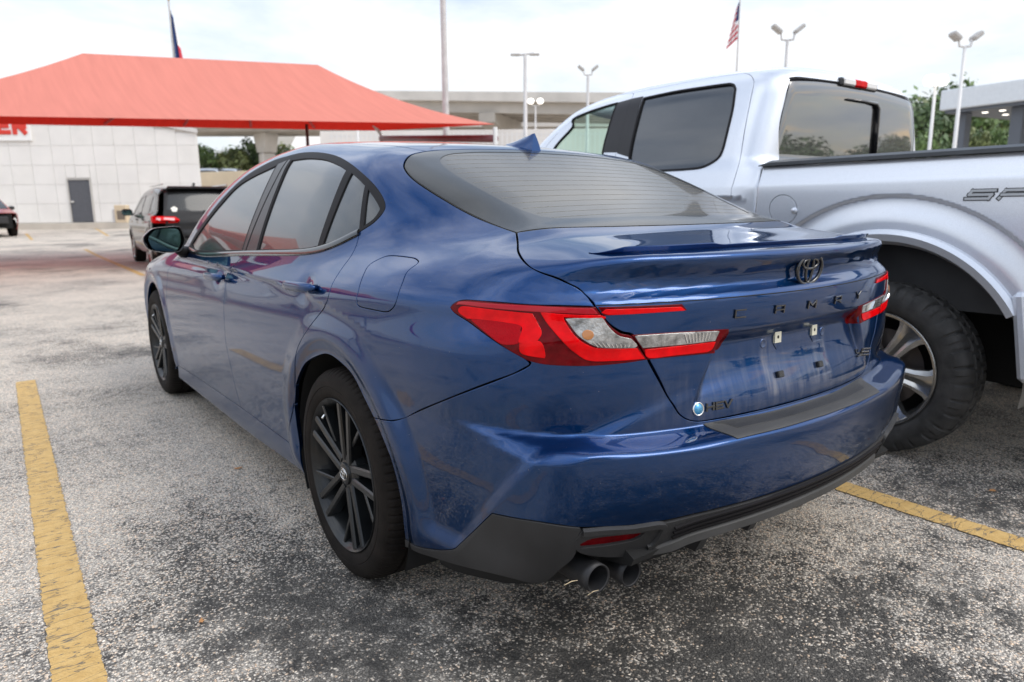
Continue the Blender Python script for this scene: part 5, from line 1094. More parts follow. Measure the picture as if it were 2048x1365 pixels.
# ------------------------------------------------------------------ white panelled building
wr = np.array([math.cos(rad(33)), -math.sin(rad(33)), 0.]); wn = np.array([-wr[1], wr[0], 0.])*-1
D0 = at(146, 445.5, 35.0); FLZ = float(D0[2])
def wall_s(px, py):
    d = ray(px, py); t = np.dot(D0-CAM, wn)/np.dot(d, wn); P = CAM+d*t; return float(np.dot(P-D0, wr)), float(P[2])
sR, _ = wall_s(403, 380); _, zR = wall_s(398, 263); _, zL = wall_s(250, 246)
BLD = thing('panelled_building', tuple(D0), 'low off-white building clad in square panels behind the red canopy', 'building')
BM = Matrix(((wr[0], -wn[0], 0, 0), (wr[1], -wn[1], 0, 0), (0, 0, 1, 0), (0, 0, 0, 1)))     # local: x along wall, y into the building
BLD.rotation_euler = BM.to_euler()
WHT = mat('wall_panel_white', (.74, .715, .68), .7, var=.05, vscale=.7); WH2 = mat('wall_panel_cream', (.73, .705, .667), .7, var=.06, vscale=.9); JNT = mat('joint', (.69, .665, .63), .9)
def taper_prism(pts, y0, y1, dx):
    n = len(pts); V = [(p[0], y0, p[1]) for p in pts]+[(p[0]+(dx if p[0] > 0 else 0), y1, p[1]) for p in pts]
    return MB().add(V, [tuple(range(n)), tuple(range(2*n-1, n-1, -1))]+[(i, (i+1) % n, n+(i+1) % n, n+i) for i in range(n)])
taper_prism([(-22, -.02), (sR, -.02), (sR, zR-FLZ-.05), (sR-6.2, zL-FLZ+.75), (-22, zL-FLZ+.75)], .06, 10, -4.9).build('wall', JNT, BLD)
pw, ph = 1.0, .93; ncol = 0; proto = []
colx = sR-.02; k = 0
while colx > -16:
    x1 = colx; x0 = max(colx-pw, -22)
    for j in range(6):
        z0, z1 = j*ph, (j+1)*ph
        top = (zR-FLZ-.08)+(min(sR-x1, 6.2)/6.2)*((zL-FLZ+.75)-(zR-FLZ))
        if z0 > top-.1: continue
        z1 = min(z1, top)
        segs_ = [(x0, x1)]
        if z0 < 2.13:                                            # leave the door opening free
            segs_ = []
            if x1 <= -.06 or x0 >= 1.10: segs_ = [(x0, x1)]
            else:
                if x0 < -.06: segs_.append((x0, -.06))
                if x1 > 1.10: segs_.append((1.10, x1))
        for a_, b_ in segs_:
            if z0 < 2.13 < z1 and not (x1 <= -.06 or x0 >= 1.10): pass
            MB().bbox(((a_+b_)/2, .02, (z0+z1)/2), (b_-a_-.010, .05, z1-z0-.010), .004).build('wall_panel', WH2 if random.random() < .35 else WHT, BLD)
        if z0 < 2.13 < z1 and not (x1 <= -.06 or x0 >= 1.10):
            a_, b_ = max(x0, -.06), min(x1, 1.10)
            MB().bbox(((a_+b_)/2, .02, (2.17+z1)/2), (b_-a_-.02, .05, z1-2.17-.02), .004).build('wall_panel', WHT, BLD)
    colx -= pw
taper_prism([(sR+.10, zR-FLZ-.10), (sR+.10, zR-FLZ+.10), (sR-6.2, zL-FLZ+.95), (-22, zL-FLZ+.95), (-22, zL-FLZ+.75), (sR-6.2, zL-FLZ+.75)], -.12, 10, -4.9).build('roof_coping', mat('coping', (.60, .58, .55), .6), BLD)
dr_ = bpy.data.objects.new('door', None); link(dr_, BLD)
MB().bbox((.52, .02, 1.04), (1.02, .05, 2.06), .006).build('door_leaf', mat('door_grey', (.085, .088, .10), .5, var=.1), dr_)
MB().box((-.025, 0, 1.06), (.05, .10, 2.14)).box((1.065, 0, 1.06), (.05, .10, 2.14)).box((.52, 0, 2.11), (1.04, .10, .05)).build('door_frame', mat('door_frame', (.5, .48, .45), .5), dr_)
MB().bbox((.12, -.04, 1.02), (.16, .07, .09), .02).build('door_handle', CHROME, dr_)
sgn_l, sgn_b = wall_s(66, 281)
SGN = bpy.data.objects.new('sign_board', None); link(SGN, BLD)
MB().bbox((sgn_l-3.6, -.06, sgn_b-FLZ+.62), (7.2, .08, 1.30), .01).build('sign_face', mat('sign_white', (.80, .79, .77), .5), SGN)
LRED = mat('letter_red', (.62, .035, .02), .5)
for ch, px in (('R', 29), ('E', -3)):
    sx_, zb_ = wall_s(px, 270); gl2 = glyph(ch, .66, .80, .21, .05)
    gl2.build('sign_letter', LRED, SGN, xf=Matrix(((1, 0, 0, sx_), (0, 0, -1, -.10), (0, 1, 0, zb_-FLZ), (0, 0, 0, 1))))
# raised walk in front of the building
CONC = mat('concrete', (.50, .455, .39), .85, var=.15, vscale=1.2, bump=.2, bscale=40)
def wp_(s, o, z): return D0+wr*s+wn*o+np.array([0, 0, z-FLZ])
WK = [wp_(-22, 0, 0), wp_(sR+4, 0, 0), wp_(sR+4, 1.5, 0), wp_(-22, 1.5, 0)]
o = MB().prism([(p[0], p[1]) for p in WK], .2, FLZ-.012, 2).build('pavement', CONC); tag(o, 'pale concrete walk with a kerb along the panelled building', kind='structure')
for (a_, b_) in (((205, 455), (220, 468)), ((55, 466), (64, 477)), ((185, 460), (217, 470))):
    pass
def gpt(px, py):
    P = on(px, py, 2, .3)
    for _ in range(6): P = on(px, py, 2, float(lotz(P[0], P[1])))
    return P[:2]
bay_line(gpt(170, 499), gpt(288, 552), .11); bay_line(gpt(189, 457), gpt(216, 470), .11); bay_line(gpt(52, 467), gpt(64, 478), .11)
# dark sealed strip across the aisle
# ------------------------------------------------------------------ black SUV (and vehicles built on the same body)
SW = spl([.22, .35, .5, .75, .92, 1.02, 1.12, 1.2], [.82, .875, .905, .922, .915, .900, .862, .80]); SY = spl([.25, .4, .55, .72, .78, .95, 1.06, 1.2], [-.80, -.90, -.945, -.955, -.93, -.915, -.895, -.84])
SRF = spl([-.95, -.86, -.62, -.5, 0, .8, 1.4, 1.8, 2.2, 2.75], [.98, 1.10, 1.54, 1.605, 1.645, 1.67, 1.655, 1.60, 1.40, 1.06]); SGW = spl([1.0, 1.1, 1.3, 1.5, 1.62, 1.7], [.895, .865, .795, .72, .665, .60])
def suvF(P):
    x, y, z = P[..., 0], P[..., 1], P[..., 2]; a = np.sqrt(x*x+1e-8)
    w = SW(z)-.10*np.maximum(-.45-y, 0)**1.5-.22*np.maximum(y-2.9, 0)**1.6
    for yc in (0., 2.72): w = w+.012*sst(np.hypot(y-yc, z-.345), .48, .43)
    b = smax(a-w, SY(z)+.16*a*a-y, .12); b = smax(b, y-3.68+.16*a*a, .15); b = smax(b, z-(1.10-.17*sst(y, 2.4, 3.7)-.02*a*a), .08); b = smax(b, .24-z, .04)
    g = smax((a-SGW(z)+.05*np.maximum(.4-y, 0)**1.4)*.9, (z-(SRF(y)-.05*(a/.7)**2))*.85, .09); g = np.maximum(g, .96-z)
    return smin(b, g, .04)
SUVGL = glassmat('suv_glass', (.012, .013, .014), .04, cw=.35); LENSP = mat('lamp_pink', (.75, .38, .38), .25, 0, .3)
def build_suv(name, loc, rz, label, cat, pm, group=None, rearbits=True):
    S = thing(name, loc, label, cat, group, rz); fr = Plane((-1, 0, .2)); K = dict(res=.05, step=.03, mirror=True)
    def a2(yc, r, t0, t1): return np.array([(-.92, yc+r*math.cos(rad(t)), .345+r*math.sin(rad(t))) for t in np.linspace(t0, t1, 26)])
    yz = lambda *p: np.array([(-.9, a, b) for a, b in p], float)
    wtop = yz((-.50, 1.15), (-.30, 1.42), (0, 1.51), (.6, 1.545), (1.2, 1.53), (1.6, 1.47), (2.0, 1.28), (2.28, 1.09)); wbot = yz((2.28, 1.09), (1.2, 1.085), (0, 1.11), (-.50, 1.15))
    panel('body_side', S, suvF, Plane((-.9, -.1, .4)), [yz((-.70, 1.02), (-.72, 1.20), (-.55, 1.45), (-.42, 1.56)), np.array([(-.60, -.42, 1.60), (-.62, .2, 1.63), (-.62, 1.0, 1.65), (-.62, 1.5, 1.62), (-.66, 1.8, 1.55), (-.74, 2.3, 1.28), (-.80, 2.62, 1.08)]), np.array([(-.80, 2.62, 1.08), (-.80, 3.1, 1.03), (-.72, 3.45, .96)]), yz((3.45, .96), (3.42, .6), (3.30, .33)), a2(2.72, .39, -5, 185), yz((2.33, .32), (.40, .32)), a2(0, .39, -5, 185), yz((-.40, .32), (-.66, .36), (-.70, .70), (-.70, 1.02))], pm, holes=[[wtop, wbot]], **K)
    zs = lambda y: wbot[0]
    def cut(y0, y1):
        t = smooth_line(wtop, .05); t = t[(t[:, 1] > y0) & (t[:, 1] < y1)]; bt = smooth_line(wbot, .05); bt = bt[(bt[:, 1] > y0) & (bt[:, 1] < y1)]
        return [t, np.array([t[-1], bt[0]]), bt, np.array([bt[-1], t[0]])]
    for y0, y1 in ((-.6, -.02), (.02, 1.02), (1.10, 2.4)): panel('side_window', S, suvF, fr, cut(y0, y1), SIDEGL, off=-.006, gap=.012, **K)
    panel('window_pillar', S, suvF, fr, [wtop, wbot], GLOSSB, off=-.012, gap=0, **K)
    rf = Plane((0, -.85, .5)); m2 = dict(res=.05, step=.03)
    gq = q3((-.60, -.80, 1.12), (-.55, -.66, 1.50))
    panel('tailgate', S, suvF, rf, [mir(q3((-.62, -.62, 1.56), (-.3, -.6, 1.575), (0, -.6, 1.58))), q3((.62, -.62, 1.56), (.68, -.78, 1.20), (.70, -.85, 1.02), (.60, -.90, .66)), mir(q3((-.60, -.9, .66), (0, -.95, .63)))[::-1], q3((-.60, -.90, .66), (-.70, -.85, 1.02), (-.68, -.78, 1.20), (-.62, -.62, 1.56))], pm, **m2)
    panel('rear_window', S, suvF, rf, [mir(q3((-.56, -.64, 1.49), (0, -.62, 1.51))), q3((.56, -.64, 1.49), (.63, -.80, 1.16)), mir(q3((-.63, -.80, 1.16), (0, -.84, 1.12)))[::-1], q3((-.63, -.80, 1.16), (-.56, -.64, 1.49))], SUVGL, off=.003, **m2)
    MB().bbox((0, -.62, 1.585), (1.16, .22, .05), .02, Matrix.Rotation(rad(-6), 4, 'X')).build('roof_spoiler', GLOSSB, S)
    panel('roof', S, suvF, top_fr, [mir(q3((-.60, -.42, 1.6), (0, -.50, 1.6))), q3((.60, -.42, 1.6), (.62, 1.5, 1.6)), mir(q3((-.62, 1.5, 1.6), (0, 1.66, 1.6)))[::-1], q3((-.62, 1.5, 1.6), (-.60, -.42, 1.6))], pm, res=.08)
    panel('windshield', S, suvF, Plane((0, .6, .8)), [mir(q3((-.62, 1.56, 1.58), (0, 1.68, 1.6))), q3((.62, 1.56, 1.58), (.78, 2.55, 1.09)), mir(q3((-.78, 2.55, 1.09), (0, 2.74, 1.08)))[::-1], q3((-.78, 2.55, 1.09), (-.62, 1.56, 1.58))], SIDEGL, res=.08)
    panel('hood', S, suvF, Plane((0, .15, 1), (0, 1, 0)), [mir(q3((-.80, 2.62, 1.08), (0, 2.78, 1.08))), q3((.80, 2.62, 1.08), (.72, 3.42, .96)), mir(q3((-.72, 3.42, .96), (0, 3.58, .95)))[::-1], q3((-.72, 3.42, .96), (-.80, 2.62, 1.08))], pm, res=.08)
    panel('front_bumper', S, suvF, Plane((0, 1, .1)), [q3((-.72, 3.45, .92), (.72, 3.45, .92)), q3((.72, 3.45, .92), (.74, 3.42, .35)), q3((.74, 3.42, .35), (-.74, 3.42, .35)), q3((-.74, 3.42, .35), (-.72, 3.45, .92))], pm, res=.08)
    panel('rear_bumper', S, suvF, Cyl(.6, .1), [mir(q3((-.80, -.72, .66), (-.5, -.92, .64), (0, -.95, .62))), q3((.80, -.72, .66), (.82, -.52, .70), (.84, -.47, .36)), mir(q3((-.84, -.47, .36), (-.5, -.85, .34), (0, -.9, .34)))[::-1], q3((-.84, -.47, .36), (-.82, -.52, .70), (-.80, -.72, .66))], BLACKP, res=.05)
    lf = Cyl(.3, 0.)
    ml = dict(res=.02, step=.015, mirror=True)
    panel('tail_lamp', S, suvF, lf, [q3((-.86, -.55, 1.06), (-.70, -.80, 1.05), (-.50, -.86, 1.04)), q3((-.50, -.86, 1.04), (-.42, -.87, .98), (-.45, -.88, .93)), q3((-.45, -.88, .93), (-.70, -.83, .92), (-.86, -.66, .93)), q3((-.86, -.66, .93), (-.88, -.58, 1.0), (-.86, -.55, 1.06))], REDL, off=.006, **ml)
    for u0, u1 in ((-.80, -.715), (-.68, -.50)):
        yv = lambda x: -.86+.35*max(0, abs(x)-.6)
        panel('lamp_lens', S, suvF, lf, [q3((u0, yv(u0), 1.025), (u1, yv(u1), 1.01)), q3((u1, yv(u1), 1.01), (u1, yv(u1), .965)), q3((u1, yv(u1), .965), (u0, yv(u0), .985)), q3((u0, yv(u0), .985), (u0, yv(u0), 1.025))], LENSP, off=.010, **ml)
    panel('headlamp', S, suvF, Plane((-.5, .85, 0)), [q3((-.62, 3.5, .88), (-.80, 3.25, .92)), q3((-.80, 3.25, .92), (-.80, 3.25, .80)), q3((-.80, 3.25, .80), (-.62, 3.5, .78)), q3((-.62, 3.5, .78), (-.62, 3.5, .88))], CHROME, off=.006, **ml)
    MB().bbox((0, 3.53, .66), (1.0, .06, .28), .03).build('grille', BLACKP, S)
    for s in (-1, 1):
        MB().bbox((s*1.02, 2.10, 1.13), (.22, .10, .15), .04).build('door_mirror', GLOSSB, S); MB().bbox((s*1.02, 2.045, 1.13), (.18, .012, .115), .004).build('mirror_glass', bpy.data.materials['mirror_glass'], S)
        MB().tube([(s*.90, 2.12, 1.08), (s*.96, 2.11, 1.11)], .03, 8).build('mirror_arm', GLOSSB, S)
        for yh in (.40, 1.42): MB().bbox((s*.925, yh, .98), (.04, .20, .03), .012).build('door_handle', pm, S)
        MB().bbox((s*.60, .5, 1.665), (.03, 1.7, .03), .01).build('roof_rail', CHROME, S)
    MB().prism([(-.02, 1.64), (-.20, 1.64), (-.19, 1.705)], -.02, .02, 0).build('antenna_fin', GLOSSB, S)
    MB().bbox((0, -.935, .80), (.30, .012, .15), .004).build('plate_recess', BLACKP, S)
    MB().box((0, 1.3, .62), (1.3, 4.2, .55)).build('inner_shell', DARK, S); MB().box((0, .8, 1.25), (1.05, 2.3, .45)).build('cabin_dark', DARK, S)
    for yc in (0., 2.72):
        for s in (-1, 1):
            w = bpy.data.objects.new('wheel', None); link(w, S); w.location = (s*.90, yc, .345); w.rotation_euler = (0, 0, 0 if s < 0 else math.pi)
            MB().lathe([(.02, .225), (0, .25), (-.006, .29), (.01, .335), (.04, .345), (.19, .345), (.22, .33), (.23, .28), (.2, .22)], 48).build('tyre', RUBBER, w, smooth=True)
            b = MB(); b.lathe([(.02, .22), (.004, .236), (.010, .24), (.03, .218), (.18, .2)], 48); b.lathe([(.03, .05), (.02, .045), (.018, .0001)], 20)
            for k in range(10): A = rad(36*k); bar(b, (.04*math.cos(A), .04*math.sin(A)), (.225*math.cos(A+.08), .225*math.sin(A+.08)), .03, .028, .022, .012, .03)
            b.build('rim', ALLOY, w); MB().lathe([(.12, .23), (.121, .0001)], 24).build('wheel_back', DARK, w)
    return S
BLKP = paint('black_paint', (.010, .009, .009), .4, .0, .2); BLKP.node_tree.nodes['Principled BSDF'].inputs['Coat IOR'].default_value = 1.25; BLKP.node_tree.nodes['Principled BSDF'].inputs['Specular IOR Level'].default_value = .15
SUV = build_suv('suv', (1.80, 13.62, 0), rad(-2.6), 'black SUV with a white flower sticker in its rear window', 'suv', BLKP)
st_ = bpy.data.objects.new('sticker', None)
P, n = on_surface(suvF, [(-.50, -.9, 1.235)], Plane((0, -.85, .5))); M_ = frame_at(P[0]+n[0]*.006, n[0], (1, 0, 0))
b = MB()
for k in range(5):
    A = rad(90+72*k); cx, cy = .034*math.cos(A), .034*math.sin(A); b.add([(cx+.026*math.cos(t), cy+.026*math.sin(t), .001*k*.3) for t in np.linspace(0, 2*math.pi, 14)[:-1]], [tuple(range(13))])
b.build('sticker', mat('sticker_white', (.8, .77, .68), .6), SUV, xf=M_)
P, n = on_surface(suvF, [(0, -1., 1.0)], Plane((0, -.95, .3))); M_ = frame_at(P[0]+n[0]*.004, n[0], (1, 0, 0))
MB().prism([(-.085, -.010), (-.03, -.010), (-.03, -.026), (.03, -.026), (.03, -.010), (.085, -.010), (.07, .014), (.03, .014), (.03, .026), (-.03, .026), (-.03, .014), (-.07, .014)], 0, .008, 2).build('emblem', mat('emblem_gold', (.65, .45, .15), .3, .8), SUV, xf=M_)
P, n = on_surface(suvF, [(.22, -.9, 1.16)], Plane((0, -.85, .5))); M_ = frame_at(P[0]+n[0]*.01, n[0], (1, 0, 0)); MB().bbox((0, 0, .01), (.42, .045, .02), .008).build('rear_wiper', BLACKP, SUV, xf=M_)
REDPNT = paint('red_paint', (.42, .02, .022), .35, .3, .3)
pr = at(17, 476, 27.5)
RSUV = build_suv('red_car', (float(pr[0])-1.2, float(pr[1])+3.1, float(lotz(pr[0], pr[1]))), rad(193), 'red vehicle cut by the left edge of the photo, facing the camera', 'car', REDPNT)
SILP = paint('silver_far', (.45, .48, .52), .35, .6, .2)
# ------------------------------------------------------------------ overpasses
BCON = mat('bridge_concrete', (.47, .43, .38), .85, var=.18, vscale=.25, bump=.1, bscale=8); BCON2 = mat('bridge_concrete_light', (.60, .56, .51), .85, var=.12, vscale=.3)
def hv(P, Q): d = np.array([Q[0]-P[0], Q[1]-P[1], 0.]); return d/np.linalg.norm(d)
def overpass(name, label, Pa, Pb, width, depth, para, piers, pier_kind):
    """Pa, Pb: ends of the near top edge"""
    o = thing(name, (float(Pa[0]), float(Pa[1]), 0), label, 'bridge'); d = hv(Pa, Pb); n = np.array([-d[1], d[0], 0.]); n = n if np.dot(n, CF) > 0 else -n; L0 = np.array([Pa[0], Pa[1], 0.])
    def slab(off0, off1, z0, z1, nm, m, s0=0., s1=1.):
        V = []
        for P, s in ((Pa*(1-s0)+Pb*s0, 0), (Pa*(1-s1)+Pb*s1, 1)):
            for of, z in ((off0, z0), (off1, z0), (off1, z1), (off0, z1)): V.append(P+n*of+[0, 0, z]-L0)
        return MB().add(V, [(0, 1, 2, 3), (7, 6, 5, 4), (0, 4, 5, 1), (1, 5, 6, 2), (2, 6, 7, 3), (3, 7, 4, 0)]).build(nm, m, o)
    slab(0, width, -para-.35, -para, 'deck', BCON2); slab(0, .35, -para, 0, 'parapet', BCON2); slab(width-.35, width, -para, 0, 'parapet', BCON2)
    for k in range(4): slab(.7+k*(width-2)/3, 1.3+k*(width-2)/3, -para-.35-depth, -para-.35, 'girder', BCON)
    for s in piers:
        P = Pa*(1-s)+Pb*s+n*width/2; zt = P[2]-para-.35-depth; c = np.array([P[0], P[1], 0.])-L0; M = Matrix(((n[0], d[0], 0, 0), (n[1], d[1], 0, 0), (0, 0, 1, 0), (0, 0, 0, 1)))
        pg = bpy.data.objects.new('pier', None); link(pg, o)
        if pier_kind == 'T':
            b = MB(); b.prism([(-width*.46, 0), (-width*.46, -1.2), (-1.3, -2.2), (1.3, -2.2), (width*.46, -1.2), (width*.46, 0)], -1.1, 1.1, 1); b.build('pier_cap', BCON, pg, xf=Matrix.Translation((*c[:2], zt)) @ M)
            MB().bbox((0, 0, (zt-2.2)/2), (2.6, 2.0, zt-2.2), .2, M).build('pier_column', BCON, pg, xf=Matrix.Translation((*c[:2], 0)))
        else:
            b = MB(); b.prism([(-2.1, 0), (-2.1, -.5), (-1.25, -3.0), (1.25, -3.0), (2.1, -.5), (2.1, 0)], -1.1, 1.1, 1); b.build('pier_cap', BCON2, pg, xf=Matrix.Translation((*c[:2], zt)) @ Matrix.Rotation(rad(50), 4, 'Z') @ M)
            MB().bbox((0, 0, (zt-3.0)/2), (2.3, 2.1, zt-3.0), .3).build('pier_column', BCON2, pg, xf=Matrix.Translation((*c[:2], 0)))
    return o
overpass('overpass', 'high concrete flyover on a hammerhead pier above the sedan roof', at(640, 181, 96), at(1420, 187, 80), 12, 1.35, .8, (.468,), 'T')
overpass('overpass', 'lower concrete flyover on flared round piers seen under the red canopy', at(200, 245, 112), at(1420, 240, 104), 10, .45, .55, (.262, .60, .78), 'Y')
P0 = at(558, 262, 130); pg = thing('bridge_pier', (float(P0[0]), float(P0[1]), 0), 'free-standing flared concrete pier beside the flyover column', 'pier')
MB().prism([(-3.2, 0), (-3.2, -1.2), (-1.5, -4.2), (1.5, -4.2), (3.2, -1.2), (3.2, 0)], -1.8, 1.8, 1).build('pier_cap', BCON2, pg, xf=Matrix.Translation((0, 0, float(P0[2])+1.0)) @ Matrix.Rotation(rad(-20), 4, 'Z'))
MB().bbox((0, 0, (float(P0[2])-3.2)/2), (2.6, 2.4, float(P0[2])-3.2), .3).build('pier_column', BCON2, pg)
# tan retaining wall and pale fence in the distance
def long_box(name, A, B, z0, z1, th, m, label, cat):
    d = hv(A, B); n = np.array([-d[1], d[0]]); L_ = np.linalg.norm((B-A)[:2]); o = MB().bbox((0, 0, (z1-z0)/2), (L_, th, z1-z0), .03).build(name, m)
    c = (A+B)/2; o.location = (c[0], c[1], z0); o.rotation_euler = (0, 0, math.atan2(d[1], d[0])); return tag(o, label, cat)
TAN = mat('tan_wall', (.58, .47, .33), .9, var=.12, vscale=.5)
A, B = at(380, 372, 68), at(760, 372, 62); long_box('retaining_wall', A, B, .2, float(at(400, 346, 68)[2]), .6, TAN, 'tan retaining wall beyond the far corner of the panelled building', 'wall')
A, B = at(660, 300, 46), at(1300, 300, 46)
fn = thing('fence', (float((A+B)[0]/2), float((A+B)[1]/2), 0), 'pale picket fence behind the sedan roof under the flyover', 'fence', None, math.atan2((B-A)[1], (B-A)[0]))
FW = mat('fence_white', (.66, .64, .62), .6); Lf = float(np.linalg.norm((B-A)[:2])); zt_ = float(at(1000, 266, 46)[2])
for z in (.5, zt_*.55, zt_-.15): MB().box((0, 0, z), (Lf, .05, .08)).build('rail', FW, fn)
pkm = None
for i in range(int(Lf/.32)):
    x = -Lf/2+.16+i*.32
    if pkm is None: pk = MB().box((0, 0, zt_/2), (.10, .03, zt_)).build('picket', FW, fn); pkm = pk.data
    else: pk = link(bpy.data.objects.new('picket', pkm), fn)
    pk.location = (x, -.045, 0)
A, B = at(660, 300, 60), at(1300, 300, 60); 
long_box('low_building', A, B, .2, float(at(1000, 268, 60)[2]), 6, mat('pale_block', (.66, .62, .58), .8, var=.15, vscale=.15), 'long pale building behind the picket fence', 'building')
# ------------------------------------------------------------------ poles, lamps, flags
PG = mat('pole_grey', (.50, .48, .47), .5, .2, var=.1); PW = mat('pole_white', (.68, .67, .66), .5); LH = mat('lamp_head', (.42, .40, .38), .5)
def lit(name, st):
    m = bpy.data.materials.new(name); m.use_nodes = True; p = m.node_tree.nodes['Principled BSDF']; p.inputs['Emission Color'].default_value = (1, .93, .82, 1); p.inputs['Emission Strength'].default_value = st; return m
GLOW = lit('lamp_glow', 2.2)
def lamp(px, py, depth, kind, label, wid=.9, m=PG, r=.07, lean=0.):
    T = at(px, py, depth); zg = float(lotz(T[0], T[1])); h = float(T[2])-zg; o = thing('street_lamp' if kind else 'pole', (float(T[0]), float(T[1]), zg), label, 'lamp post' if kind else 'pole', 'tall lamp posts around the lot' if kind else None, -yaw)
    MB().lathe([(0, r*1.25), (h, r*.8), (h+.001, .0001)], 16, axis='z').build('shaft', m, o, smooth=True)
    MB().bbox((0, 0, .12), (.42, .42, .26), .03).build('footing', CONC, o)
    if kind == 'T':
        MB().tube([(-wid, 0, h-.1), (wid, 0, h+.03)], .06, 8).build('arm', m, o)
        for s in (-1, 1): MB().bbox((s*wid*1.05, 0, h-.05), (.6, .3, .12), .04).build('lamp_head', LH, o)
    elif kind:
        for s in (-1, 1):
            MB().tube([(0, 0, h-.02), (s*wid*.42, 0, h), (s*wid*.5, 0, h+wid*.5)], .045, 8).build('arm', m, o, smooth=True)
            M = Matrix.Rotation(rad(s*-38 if kind == 'Y' else 0), 4, 'Y')
            if kind == 'Y': MB().bbox((s*wid*.80, 0, h+wid*.72), (wid*.85, .38, .17), .05, M).build('lamp_head', LH, o); MB().bbox((s*wid*.76, -.02, h+wid*.64), (wid*.6, .3, .05), .01, M).build('lamp_lens', GLOW if kind == 'Yl' else LH, o)
            else: MB().lathe([(-.25, .01), (-.20, .22), (0, .30), (.20, .22), (.25, .01)], 16, (s*wid*.6, 0, h+wid*.55), 'z').build('lamp_globe', GLOW, o, smooth=True)
    return o
lamp(1050, 108, 42, 'T', 'lamp post with a plain crossbar in front of the flyover', .55, r=.12)
lamp(1176, 150, 44, 'Y', 'two-headed lamp post left of the pickup roof, under the sky', .55, r=.10)
lamp(1071, 212, 66, 'G', 'short lamp post with two glowing globes under the flyover', .75, r=.09)
lamp(1575, 80, 30, 'Y', 'two-headed lamp post rising right behind the pickup cab', .60, r=.075)
lamp(1930, 93, 24, 'Y', 'slim two-headed lamp post in front of the white fascia', .45, PW, r=.062)
lamp(1871, 172, 32, 'G', 'white lamp post with two glowing lamps beside the dark columns', .42, PW, r=.075)
big = at(879, -260, 17.5); o = thing('pole', (float(big[0]), float(big[1]), 0), 'tall plain grey pole running out of the top of the photo', 'pole')
MB().lathe([(0, .10), (float(big[2]), .065)], 16, axis='z').build('shaft', PG, o, smooth=True); MB().bbox((0, 0, .15), (.4, .4, .3), .03).build('footing', CONC, o)
o = lamp(613, 249, 15.5, None, 'thin dark post under the right half of the red canopy', m=mat('dark_post', (.05, .05, .05), .5), r=.04)
o = lamp(668, 252, 60, None, 'distant utility pole seen under the canopy edge', m=mat('wood_pole', (.2, .17, .14), .8), r=.12)
o = lamp(715, 252, 30, None, 'slim pale post under the canopy edge near the big pole', m=PW, r=.04)
def furled(o, h, L_, W_, cols, lean):
    """flag hanging in folds from the pole"""
    nu, nv = 13, 24
    for ci, (m, u0, u1, v0, v1) in enumerate(cols):
        V = []
        for j in range(nv+1):
            v = v0+(v1-v0)*j/nv
            for i in range(nu+1):
                u = u0+(u1-u0)*i/nu
                x = .04-(u*W_*(.35+.65*v))*lean; y = .10*math.sin(u*17+v*2)*(.4+.6*v); V.append((x*1., y, h-v*L_-u*L_*.30))
        mesh('flag_cloth', V, [(j*(nu+1)+i, j*(nu+1)+i+1, (j+1)*(nu+1)+i+1, (j+1)*(nu+1)+i) for j in range(nv) for i in range(nu)], m, o)
FR_ = mat('flag_red', (.50, .03, .05), .8); FWm = mat('flag_white', (.75, .74, .74), .8); FB = mat('flag_blue', (.018, .045, .16), .8)
fo = thing('flagpole', (0, 0, 0), 'flagpole with a red, white and blue striped flag hanging limp', 'flagpole', None, -yaw); T = at(1483, -60, 62); zg = float(lotz(T[0], T[1])); fo.location = (float(T[0]), float(T[1]), zg); h = float(T[2])-zg
MB().lathe([(0, .12), (h, .055)], 12, axis='z').build('shaft', PG, fo, smooth=True)
zt2 = float(at(1483, -6, 62)[2])-zg; Lf2 = zt2-(float(at(1483, 70, 62)[2])-zg)
furled(fo, zt2, Lf2, 1.1, [(FB, 0, .5, 0, .5)]+[((FR_ if k % 2 == 0 else FWm), (0 if k > 6 else .5), 1., k/13, (k+1)/13) for k in range(13)], 1)
fo = thing('flagpole', (0, 0, 0), 'flagpole with a dark blue flag hanging limp above the red canopy', 'flagpole', None, -yaw); T = at(337, 2, 40); zg = float(lotz(T[0], T[1])); fo.location = (float(T[0]), float(T[1]), zg); h = float(T[2])-zg
MB().lathe([(0, .11), (h, .05)], 12, axis='z').build('shaft', PG, fo, smooth=True); MB().lathe([(0, .01), (.05, .09), (.12, .09), (.17, .01)], 12, (0, 0, h), 'z').build('finial', mat('gold', (.6, .42, .12), .3, .8), fo, smooth=True)
zt2 = float(at(337, 18, 40)[2])-zg; furled(fo, zt2, 2.9, .75, [(FB, 0, .45, 0, 1), (FWm, .45, .75, 0, .5), (FR_, .45, .75, .5, 1)], -1)
# ------------------------------------------------------------------ showroom on the right
FA = mat('fascia_white', (.66, .70, .74), .5, var=.04); GC = mat('column_grey', (.10, .115, .14), .5)
SA, SB = at(1878, 222, 27.5), at(2250, 207, 22.5); dS = hv(SA, SB); SHL = float(np.linalg.norm((SB-SA)[:2])); SH = thing('showroom', (float(SA[0]), float(SA[1]), .2), 'modern showroom with a white fascia on dark columns behind the pickup bed', 'building', None, math.atan2(dS[1], dS[0]))
zf0 = float(SA[2])-.2; zf1 = float(at(1880, 183, 27.5)[2])-.2
MB().bbox((SHL/2, 4, (zf0+zf1)/2), (SHL, 8, zf1-zf0), .03).build('fascia', FA, SH); MB().box((SHL/2, 4, zf0-.06), (SHL-.3, 7.7, .12)).build('soffit', GC, SH)
for x in (.55, 2.55, 4.6): MB().bbox((x, .75, (zf0-.12)/2), (.42, .42, zf0-.12), .02).build('column', GC, SH)
for i in range(6):
    for j in range(2): MB().lathe([(0, .11), (-.02, .10), (-.021, .0001)], 16, (1.1+i*.62, 1.2+j*1.5, zf0-.121), 'z').build('downlight', GLOW, SH)
WALLX = 3.4
